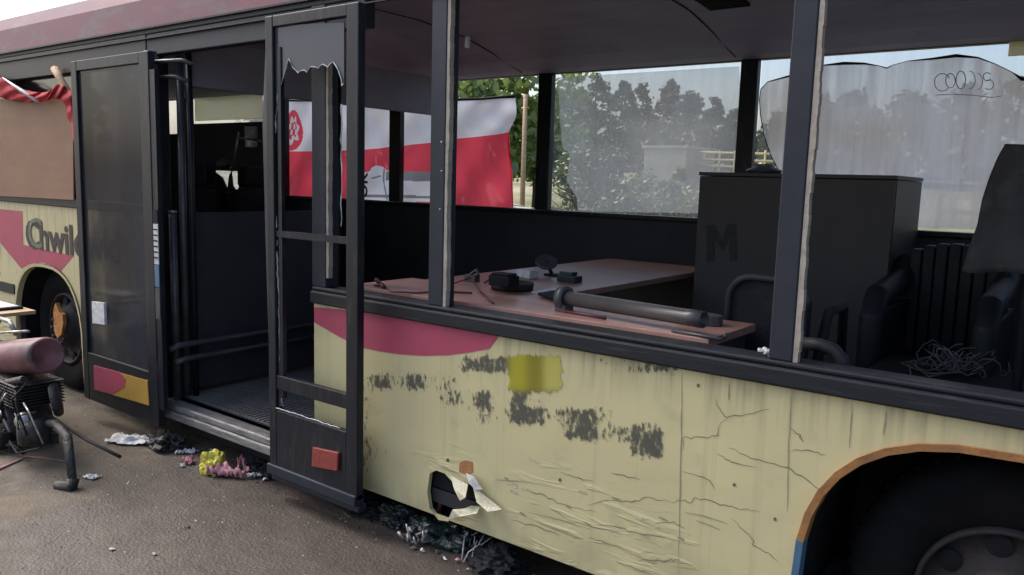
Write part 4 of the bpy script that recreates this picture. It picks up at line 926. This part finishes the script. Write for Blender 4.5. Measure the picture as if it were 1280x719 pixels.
# office chairs seen from behind, armchair
def rounded_back(cx, cz, w_, h_, y, r=.09):
    pts = []
    for (sx, sz_, a0) in ((1, 1, 0), (-1, 1, PI/2), (-1, -1, PI), (1, -1, 3*PI/2)):
        for k in range(6):
            a = a0+PI/2*k/5; pts.append((cx+sx*(w_/2-r)+r*math.cos(a), cz+sz_*(h_/2-r)+r*math.sin(a)))
    return pts
def office_chair(px, ytop, Y, w_, label):
    p = at(px, ytop, Y); top = p.z; cx = p.x
    t = thing('office_chair', label, 'chair', (cx, Y, .262), 'office chairs beside the desk')
    q = MB(); q.prism([rounded_back(cx, top-.22, w_, .44, Y)], Y, Y+.05); q.build('backrest', M['seatfab'], t, bevel=.015)
    q = MB(); q.tube([(x, Y-.008, z) for x, z in rounded_back(cx, top-.22, w_+.01, .45, Y)][:13], .014); q.build('back_frame', M['tubing'], t)
    q = MB(); q.box(cx-w_/2, cx+w_/2, Y+.05, Y+.48, .70, .78); q.build('seat', M['seatfab'], t, bevel=.03)
    q = MB(); q.tube([(cx, Y+.25, .36), (cx, Y+.25, .70)], .028); q.build('column', M['metal'], t)
    for k in range(5):
        a = 2*PI*k/5; q = MB(); q.tube([(cx, Y+.25, .36), (cx+.24*math.cos(a), Y+.25+.24*math.sin(a), .30)], .016, r1=.012); q.build('leg', M['metal'], t)
    q = MB(); q.tube([(cx+w_/2+.02, Y+.10, top-.30), (cx+w_/2+.03, Y+.16, top-.12), (cx+w_/2+.03, Y+.36, top-.12), (cx+w_/2+.02, Y+.42, top-.35)], .02); q.build('armrest', M['seatfab'], t)
    return t
office_chair(962, 350, .55, .30, 'dark office chair with rounded grey rimmed back right of the desk end')
p = at(1028, 430, .30)
t = thing('curved_armrest_chair', 'low chair showing only a curved grey arm behind the broad window post', 'chair', (p.x, .45, .262))
q = MB(); q.tube([at(1003, 429, .32), at(1025, 431, .32), at(1043, 438, .32), at(1053, 450, .32), at(1056, 470, .32)], .022, seg=10); q.build('armrest', M['tubing'], t)
q = MB(); q.box(p.x-.22, p.x+.1, .2, .55, .62, .70); q.build('seat', M['seatfab'], t, bevel=.02)
q = MB(); q.tube([(p.x-.08, .38, .27), (p.x-.08, .38, .62)], .025); q.box(p.x-.24, p.x+.1, .24, .5, .264, .29); q.build('base', M['metal'], t)
# armchair
Ya = 1.45
xa = at(1085, 350, Ya).x; xb = at(1262, 350, Ya).x
t = thing('armchair', 'big black armchair with slatted back and rolled arms in front of the frosted window', 'armchair', ((xa+xb)/2, Ya, .262))
mat2 = mk('black_vinyl', (.009, .011, .013), (.014, .015, .018), spec=.25, rough=.55, scale=6, bump=.5, bscale=14)
q = MB(); q.box(xa+.02, xb-.02, Ya-.05, Ya+.5, .50, .80); q.build('seat', mat2, t, bevel=.05)
w_ = (xb-xa-.16)/7
for k in range(7):
    q = MB(); q.box(xa+.08+k*w_+.0025, xa+.08+(k+1)*w_-.0025, Ya+.42+.006*(k % 2), Ya+.52, .82, 1.36-.004*abs(k-3)**2); q.build('back_slat', mat2, t, bevel=.008)
for x0_, s in ((xa, 1), (xb-.11, 1)):
    q = MB(); q.tube([(x0_+.055, Ya-.1, .62), (x0_+.055, Ya-.12, 1.05), (x0_+.055, Ya-.04, 1.13), (x0_+.055, Ya+.4, 1.17), (x0_+.055, Ya+.5, 1.26)], [.05, .05, .055, .055, .05], seg=12); q.box(x0_+.01, x0_+.10, Ya-.08, Ya+.45, .55, 1.08); q.build('arm', mat2, t, bevel=.01)
q = MB(); q.box(xa+.03, xb-.03, Ya-.04, Ya+.48, .265, .50); q.build('base', M['black'], t, bevel=.01)
# dark coat hung on a stand at the right
Yc = 1.05
t = thing('coat_stand', 'thin black stand carrying the dark coat at the right picture edge', 'stand', (at(1290, 300, Yc+.06).x, Yc+.06, .262))
px_ = at(1292, 300, Yc+.06).x
q = MB(); q.tube([(px_, Yc+.06, .27), (px_, Yc+.06, 1.86)], .018); q.tube([(px_-.12, Yc+.06, 1.77), (px_+.12, Yc+.06, 1.77)], .014); q.build('pole', M['black'], t)
q = MB(); q.lathe([(0, 0), (.19, 0), (.19, .02), (.03, .04)], (px_, Yc+.06, .264), (0, 0, 1), seg=24); q.build('foot', M['black'], t)
lf = [(1257, 180), (1247, 198), (1236, 224), (1228, 250), (1222, 282), (1212, 308), (1203, 338)]
rt_ = [(1325, 182), (1338, 200), (1345, 224), (1350, 250), (1352, 282), (1356, 308), (1360, 352)]
def coat(u, v):
    a = lerpP(lf, 1-v); b_ = lerpP(rt_, 1-v); x = a[0]+(b_[0]-a[0])*(.5-.5*math.cos(2*PI*u)) ; y = a[1]+(b_[1]-a[1])*(.5-.5*math.cos(2*PI*u))
    dpt = math.sin(2*PI*u)*(.05+.04*(1-v))+.012*math.sin(u*34+v*3)+.02*noise.noise(Vector((u*8, v*5, 2)))
    return at(x, y+2.5*math.sin(u*22)*(1-v), Yc+.03-dpt*.7)
q = MB(); q.grid(coat, 70, 26)
tag(q.build('dark_coat', M['fabric'], solid=.004), 'dark grey coat hanging over the armchair at the right picture edge', 'coat')
# wires heap, on a low black crate
Zc = .86
c = atz(1190, 468, Zc)
q = MB(); q.box(c.x-.28, c.x+.33, c.y-.32, c.y+.28, .265, Zc-.03); q.box(c.x-.30, c.x+.35, c.y-.34, c.y+.30, Zc-.028, Zc)
tag(q.build('black_crate', M['black'], bevel=.01), 'low black crate below the window trim carrying the tangled wires', 'crate')
q = MB(); rd = random.Random(12)
for k in range(16):
    ctr = Vector((c.x+rd.uniform(-.05, .12), c.y+rd.uniform(-.1, .08), Zc+.02)); r_ = rd.uniform(.04, .15); a0 = rd.uniform(0, 6); tl = rd.uniform(2.5, 6); lift = rd.uniform(.01, .05)
    q.tube([ctr+Vector((math.cos(a0+tl*i/14)*r_*(1+.3*math.sin(i)), math.sin(a0+tl*i/14)*r_*.8, lift*(1+math.sin(i*.8+k)))) for i in range(15)], .0028, seg=5)
q.tube([atz(1138, 472, Zc)+Vector((0, 0, .01)), atz(1135, 462, Zc)+Vector((0, 0, .04)), atz(1143, 466, Zc)+Vector((0, 0, .03)), atz(1160, 474, Zc)+Vector((0, 0, .01)), atz(1200, 470, Zc)+Vector((0, 0, .02))], .004, seg=6)
q.tube([atz(1190, 468, Zc)+Vector((0, 0, .02)), at(1185, 463, .9), at(1170, 445, .9), at(1172, 436, .9), at(1185, 437, .9), at(1195, 452, .9)], .004, seg=6)
tag(q.build('tangled_wires', M['wire']), 'tangle of pale thin wires lying on the black crate', 'wires')
q = MB(); rd = random.Random(2); pc = at(952, 444, -.0)
for k in range(7):
    p = Vector((pc.x+rd.uniform(-.018, .018), .02+rd.uniform(-.01, .01), 1.078+rd.uniform(0, .02))); vv = [q.bm.verts.new(p+Vector((rd.uniform(-1, 1), rd.uniform(-1, 1), rd.uniform(-.7, 1)))*.012) for _ in range(7)]; bmesh.ops.convex_hull(q.bm, input=vv)
tag(q.build('white_crumb', M['white']), 'crumpled white scrap stuck on the window trim left of the broad post', 'scrap')

# ================================================================ left foreground: engine set, board
gp = atz(45, 585, 0)
E0 = Vector((gp.x, gp.y, 0)); YE = gp.y+.12
def ae(x, y, d=0.0): return at(x, y, YE+d)
t = thing('old_engine', 'oily old engine with dull red cylindrical tank standing by the rusty wheel', 'engine', (E0.x, YE, 0))
ta, tb = ae(-75, 451, 0), ae(60, 444, 0)
q = MB(); R_ = .10; ax = (tb-ta); l = ax.length
q.lathe([(0, 0), (R_*.6, 0.0), (R_, .04), (R_, l-.03), (R_*.85, l), (R_*.8, l-.004), (0, l-.012)], ta, ax, seg=28)
o = q.build('tank', M['tankpaint'], t)
q = MB(); 
for k in range(3): q.lathe([(R_+.001, l*.52+k*.05), (R_+.006, l*.52+.004+k*.05), (R_+.006, l*.52+.02+k*.05), (R_+.001, l*.52+.024+k*.05)], ta, ax, seg=28)
q.box(ta.x+l*.50, ta.x+l*.62, ta.y-R_-.012, ta.y-R_*.5, ta.z-.09, ta.z+.05); q.build('strap', M['engine'], t)
q = MB(); c = ae(18, 414); q.tube([ae(-10, 418), ae(0, 398), ae(12, 402), ae(20, 418)], .014); q.tube([ae(-20, 417, -.05), ae(36, 414, -.05)], .007); q.build('handle', M['bright'], t)
q = MB(); q.box(ta.x, ae(46, 470).x, YE-.10, YE+.12, ae(30, 500).z, ae(30, 470).z); q.tube([ae(5, 500, -.08), ae(10, 478, -.10), ae(30, 474, -.1)], .02)
for k in range(8): z_ = ae(30, 497-k*3.6).z; q.box(ae(2, 480).x, ae(50, 480).x, YE-.13, YE+.13, z_-.003, z_+.003)
q.build('finned_cylinder', M['engine'], t, bevel=.004)
cc = ae(22, 528)
q = MB(); q.lathe([(0, -.12), (.10, -.12), (.145, -.09), (.16, -.04), (.16, .12), (.12, .15), (0, .15)], cc, (0, 1, 0), seg=28); q.box(cc.x-.2, cc.x+.13, YE-.1, YE+.12, .06, cc.z+.05)
for k in range(8):
    a = 2*PI*k/8; q.lathe([(.012, .0), (.012, -.022), (0, -.022)], cc+Vector((math.cos(a)*.12, -.10, math.sin(a)*.12)), (0, 1, 0), seg=8)
q.build('crankcase', M['engine'], t, bevel=.004)
q = MB(); c2 = ae(27, 527, -.12); q.lathe([(0, -.03), (.022, -.03), (.03, -.024), (.045, -.01), (.05, .0), (.05, .02)], c2, (0, 1, 0), seg=20); q.build('pulley', M['bright'], t)
q = MB(); q.tube([ae(-8, 540, -.14), ae(4, 520, -.16), ae(2, 500, -.15), ae(8, 488, -.13)], .009); q.tube([ae(-20, 505, -.14), ae(0, 512, -.15), ae(12, 540, -.15)], .008, M['bright']); q.tube([ae(-10, 560, -.12), ae(15, 556, -.13), ae(30, 566, -.12)], .012); q.build('hose', M['black'], t)
q = MB(); rd = random.Random(19)
for k in range(9):
    a_ = ae(rd.uniform(-10, 50), rd.uniform(480, 560), -.16); b_ = ae(rd.uniform(-10, 60), rd.uniform(480, 570), -.15)
    m__ = (a_+b_)/2+Vector((rd.uniform(-.05, .05), -.03, rd.uniform(-.05, .08))); q.tube([a_, a_.lerp(m__, .6), m__, m__.lerp(b_, .6), b_], rd.uniform(.004, .008), M['bright'] if k % 4 == 0 else M['black'], seg=6)
q.build('pipework', M['black'], t)['kind'] = 'stuff'
q = MB(); q.lathe([(0, -.10), (.055, -.10), (.07, -.08), (.075, .04), (0, .04)], ae(48, 540, -.06), (.3, 1, 0), M['engine'], seg=20); q.build('alternator', M['engine'], t); q = MB(); q.lathe([(0, -.07), (.04, -.07), (.05, -.05), (.05, .03), (0, .03)], ae(5, 550, -.12), (0, 1, .2), M['rim'], seg=18); q.build('starter', M['engine'], t)
q = MB(); c3 = ae(70, 500, .03); q.lathe([(0, -.02), (.085, -.02), (.095, 0), (.085, .02), (0, .02)], c3, (.5, 1, .2), seg=24); q.build('flywheel_cover', M['engine'], t)
q = MB(); q.tube([ae(50, 528), ae(70, 530, -.04), ae(84, 546, -.08), (ae(90, 572, -.12).x, YE-.12, .02)], [.020, .024, .024, .02], seg=10)
q.tube([(ae(90, 560, -.12).x, YE-.12, .05), (ae(92, 572, -.12).x, YE-.13, .016), (ae(82, 580, -.12).x, YE-.17, .014)], [.03, .03, .022], seg=10); q.build('foot', M['engine'], t)
q = MB(); q.tube([ae(60, 518, .0), ae(80, 532, -.02), ae(110, 551, -.03), ae(150, 571, -.05)], .0085, seg=8); q.build('pull_bar', M['black'], t)
q = MB(); q.box(cc.x-.25, cc.x+.2, YE-.12, YE-.08, .0, .06); q.box(cc.x-.25, cc.x+.2, YE+.1, YE+.14, .0, .06); q.build('skid', M['engine'], t)
# stand board with a framed picture-like glass plate
bp = [ae(-80, 386, .2), ae(45, 388, .2)]
zt_ = bp[1].z
t = thing('small_table', 'small wooden table top held above the red tank at left picture edge', 'table', (bp[1].x-.4, YE+.1, 0))
x1_ = bp[1].x; q = MB(); q.box(x1_-.75, x1_, YE-.02, YE+.2, zt_-.022, zt_); q.build('table_top', M['wood'], t, bevel=.003)
for x_, y_ in ((x1_-.7, YE+.16), (x1_-.16, YE+.16), (x1_-.7, YE+.0)):
    q = MB(); q.box(x_, x_+.03, y_, y_+.03, 0, zt_-.023); q.build('leg', M['engine'], t)
t = thing('framed_plate', 'dark framed glass plate lying on the small wooden table', 'plate', (x1_-.3, YE, zt_))
q = MB(); q.box(x1_-.45, x1_-.10, YE-.01, YE+.17, zt_+.001, zt_+.016); q.build('frame', M['black'], t, bevel=.003)
q = MB(); q.box(x1_-.43, x1_-.12, YE+.008, YE+.152, zt_+.0165, zt_+.019); q.build('pane', M['white'], t)

# ================================================================ litter on the ground
def scrap(name, px, py, w_, d_, mt, label, cat, rot=0, amp=.012, seed=0, z=0.003):
    c = atz(px, py, 0); rd = random.Random(seed+int(px)); q = MB()
    def f(u, v):
        n1_ = noise.noise(Vector((u*3.1, seed, v*1.2)))*.55; n2_ = noise.noise(Vector((seed, v*3.1, u*1.5)))*.35
        x, y = (u-.5+n2_*.5)*w_*(1+rd.uniform(-.03, .03)), ((v-.5)*(1+n1_)+n1_*.8)*d_*(1+rd.uniform(-.05, .05)); ca, sa = math.cos(rot), math.sin(rot)
        return Vector((c.x+x*ca-y*sa, c.y+x*sa+y*ca, z+abs(noise.noise(Vector((u*5+seed, v*4, seed))))*amp*2.6+abs(noise.noise(Vector((u*13, v*11+seed, seed))))*amp*1.4+rd.uniform(0, amp*.25)))
    q.grid(f, 20, 12); return tag(q.build(name, mt, solid=.0015), label, cat)
scrap('paper_sheet', 166, 553, .26, .13, M['paper'], 'crumpled white paper sheet on the asphalt below the first door leaf', 'paper', .5, .018, 1)
scrap('paper_scrap', 115, 598, .085, .05, M['paper'], 'small pale paper scrap alone on the asphalt right of the engine', 'paper', .3, .008, 2)
scrap('paper_scrap', 232, 567, .10, .045, M['white'], 'white paper strip just left of the yellow bag', 'paper', .8, .012, 3)
scrap('paper_scrap', 236, 580, .06, .05, M['pinkrag'], 'small pinkish scrap touching the left side of the yellow bag', 'scrap', .2, .02, 4)
scrap('paper_scrap', 228, 584, .03, .02, M['white'], 'tiny white scrap below the white paper strip', 'scrap', .2, .008, 5)
scrap('pink_rag', 282, 597, .20, .035, M['pinkrag'], 'twisted pink rag in front of the yellow bag', 'rag', .5, .03, 6)
scrap('pink_rag', 305, 588, .17, .035, M['pinkrag'], 'pale pink rag right of the yellow bag under the door sill', 'rag', -.3, .035, 7)
scrap('pink_rag', 322, 597, .10, .03, M['white'], 'thin whitish strip at the right end of the rags', 'scrap', 1.1, .02, 8)
scrap('paper_scrap', 140, 688, .022, .014, M['paper'], 'tiny pale fleck on the asphalt at bottom left', 'scrap', 0, .004, 9)
scrap('paper_scrap', 193, 694, .018, .014, M['paper'], 'tiny pale fleck on the dark stain at bottom', 'scrap', 0, .004, 10)
# crumpled things
def lump(name, px, py, r, sq, mt, label, cat, seed, z=None, Y=None, sub=1):
    c = atz(px, py, 0); q = MB(); bmesh.ops.create_icosphere(q.bm, subdivisions=4, radius=1)
    for v in q.bm.verts:
        d = v.co.copy(); rid = lambda f: 1-2*abs(noise.noise(d*f+Vector((0, seed, f))))
        k_ = 1+.45*noise.noise(d*1.6+Vector((seed, 0, 0)))+sq*(.30*rid(2.2)+.22*rid(4.5)+.08*rid(9)-.35)
        v.co = Vector((c.x+d.x*r[0]*k_, c.y+d.y*r[1]*k_, max(.002, r[2]*.55+d.z*r[2]*k_)))
    return tag(q.build(name, mt), label, cat)
lump('plastic_bag', 266, 590, (.085, .06, .075), .42, M['bag'], 'crumpled yellow plastic bag on the ground under the door sill', 'bag', 3)
lump('plastic_bag', 560, 672, (.17, .12, .09), 1, M['greenbag'], 'dark green rubbish bag lying under the bus below the torn hole', 'bag', 9)
lump('dark_debris', 455, 640, (.11, .07, .05), 1, M['black'], 'dark lump of debris under the bus right of the second door leaf', 'debris', 15)
lump('dark_debris', 330, 590, (.12, .08, .06), 1, M['black'], 'dark lump of debris behind the pink rags under the door sill', 'debris', 21)
lump('grey_rag', 210, 560, (.13, .08, .06), 1, M['engine'], 'grey rag heap below the door post left of the paper strip', 'rag', 27)
q = MB(); rd = random.Random(31)
for i in range(7):
    c = atz(505+i*5, 668+i*2, .03); q.tube([c+Vector((rd.uniform(-.02, .02), rd.uniform(-.02, .02), rd.uniform(-.02, .06))) for _ in range(4)], .010, r1=.005, seg=6)
tag(q.build('bent_metal_bits', M['bright']), 'bent grey metal bits on the ground left of the green bag', 'scrap metal')
q = MB()
for i in range(8):
    c = atz(588+rd.uniform(-12, 14), 700+rd.uniform(-10, 12), .0); q.tube([c+Vector((0, 0, .01)), c+Vector((rd.uniform(-.02, .02), .02, .05)), c+Vector((rd.uniform(-.05, .05), .05, .09))], .0045, r1=.002, seg=5)
tag(q.build('white_strips', M['board']), 'torn whitish plastic strips under the bus right of the green bag', 'scrap')
q = MB(); q.tube([atz(x, y, .006) for x, y in [(-30, 600), (0, 586), (20, 577), (32, 571), (50, 572), (80, 576)]], [.006, .007, .006, .004, .003, .002], seg=6)
tag(q.build('pale_cord', M['pinkrag']), 'pale pinkish cord lying on the ground in front of the engine', 'cord')
q = MB(); rd = random.Random(41)
for i in range(150):
    px, py = (rd.uniform(215, 345), 0) if i < 60 else ((rd.uniform(430, 640), 1) if i < 110 else (rd.uniform(60, 300), 2))
    py = {0: 562+(px-215)*.26+rd.gauss(0, 9), 1: 635+(px-430)*.42+rd.gauss(0, 10), 2: rd.uniform(560, 700)}[py]
    c = atz(px, py, 0); s_ = rd.uniform(.006, .022) if i < 110 else rd.uniform(.003, .008); a = rd.uniform(0, 6)
    P_ = [Vector((c.x+math.cos(a+k*1.25)*s_*rd.uniform(.3, 1), c.y+math.sin(a+k*1.25)*s_*rd.uniform(.3, 1), .003+rd.uniform(0, s_*.9))) for k in range(5)]
    ctr = sum(P_, Vector())/5; m_ = M[rd.choice(['paper', 'white', 'pinkrag', 'black', 'engine', 'black', 'bark'] if i < 110 else ['paper', 'bark', 'engine'])]
    for k in range(5): q.face([P_[k], P_[(k+1) % 5], ctr+Vector((0, 0, s_*.4))], m_)
tag(q.build('small_litter', None), 'small torn bits of litter along the foot of the bus', 'litter', kind='stuff')
lump('dark_debris', 500, 655, (.10, .06, .06), 1, M['greenbag'], 'small dark wet debris heap just left of the bent metal bits', 'debris', 33)
lump('dark_debris', 620, 712, (.13, .08, .06), 1, M['black'], 'dark debris at the bottom edge right of the torn whitish strips', 'debris', 39)
# gravel, one object
q = MB(); rd = random.Random(77)
for i in range(2600):
    if i % 3: x, y = rd.uniform(-6.5, 0.5), -abs(rd.gauss(0, .8))+.15
    else: x, y = rd.uniform(-8, 1), rd.uniform(-2.2, .2)
    s = rd.uniform(.002, .0065)*(1.8 if rd.random() < .04 else 1); p = Vector((x, y, s*.3))
    vv = [q.bm.verts.new(p+Vector((a*rd.uniform(.6, 1), b_*rd.uniform(.6, 1), c_*rd.uniform(.4, .8)))*s) for a, b_, c_ in ((1, 0, 0), (-1, 0, 0), (0, 1, 0), (0, -1, 0), (0, 0, 1))]
    k = q.mi(M['sandstone'] if i % 7 == 0 else M['board'] if i % 3 == 0 else M['engine'])
    for f in ((0, 2, 4), (2, 1, 4), (1, 3, 4), (3, 0, 4)): q.bm.faces.new([vv[j] for j in f]).material_index = k
tag(q.build('gravel', None), 'loose grit scattered over the asphalt', 'gravel', kind='stuff')
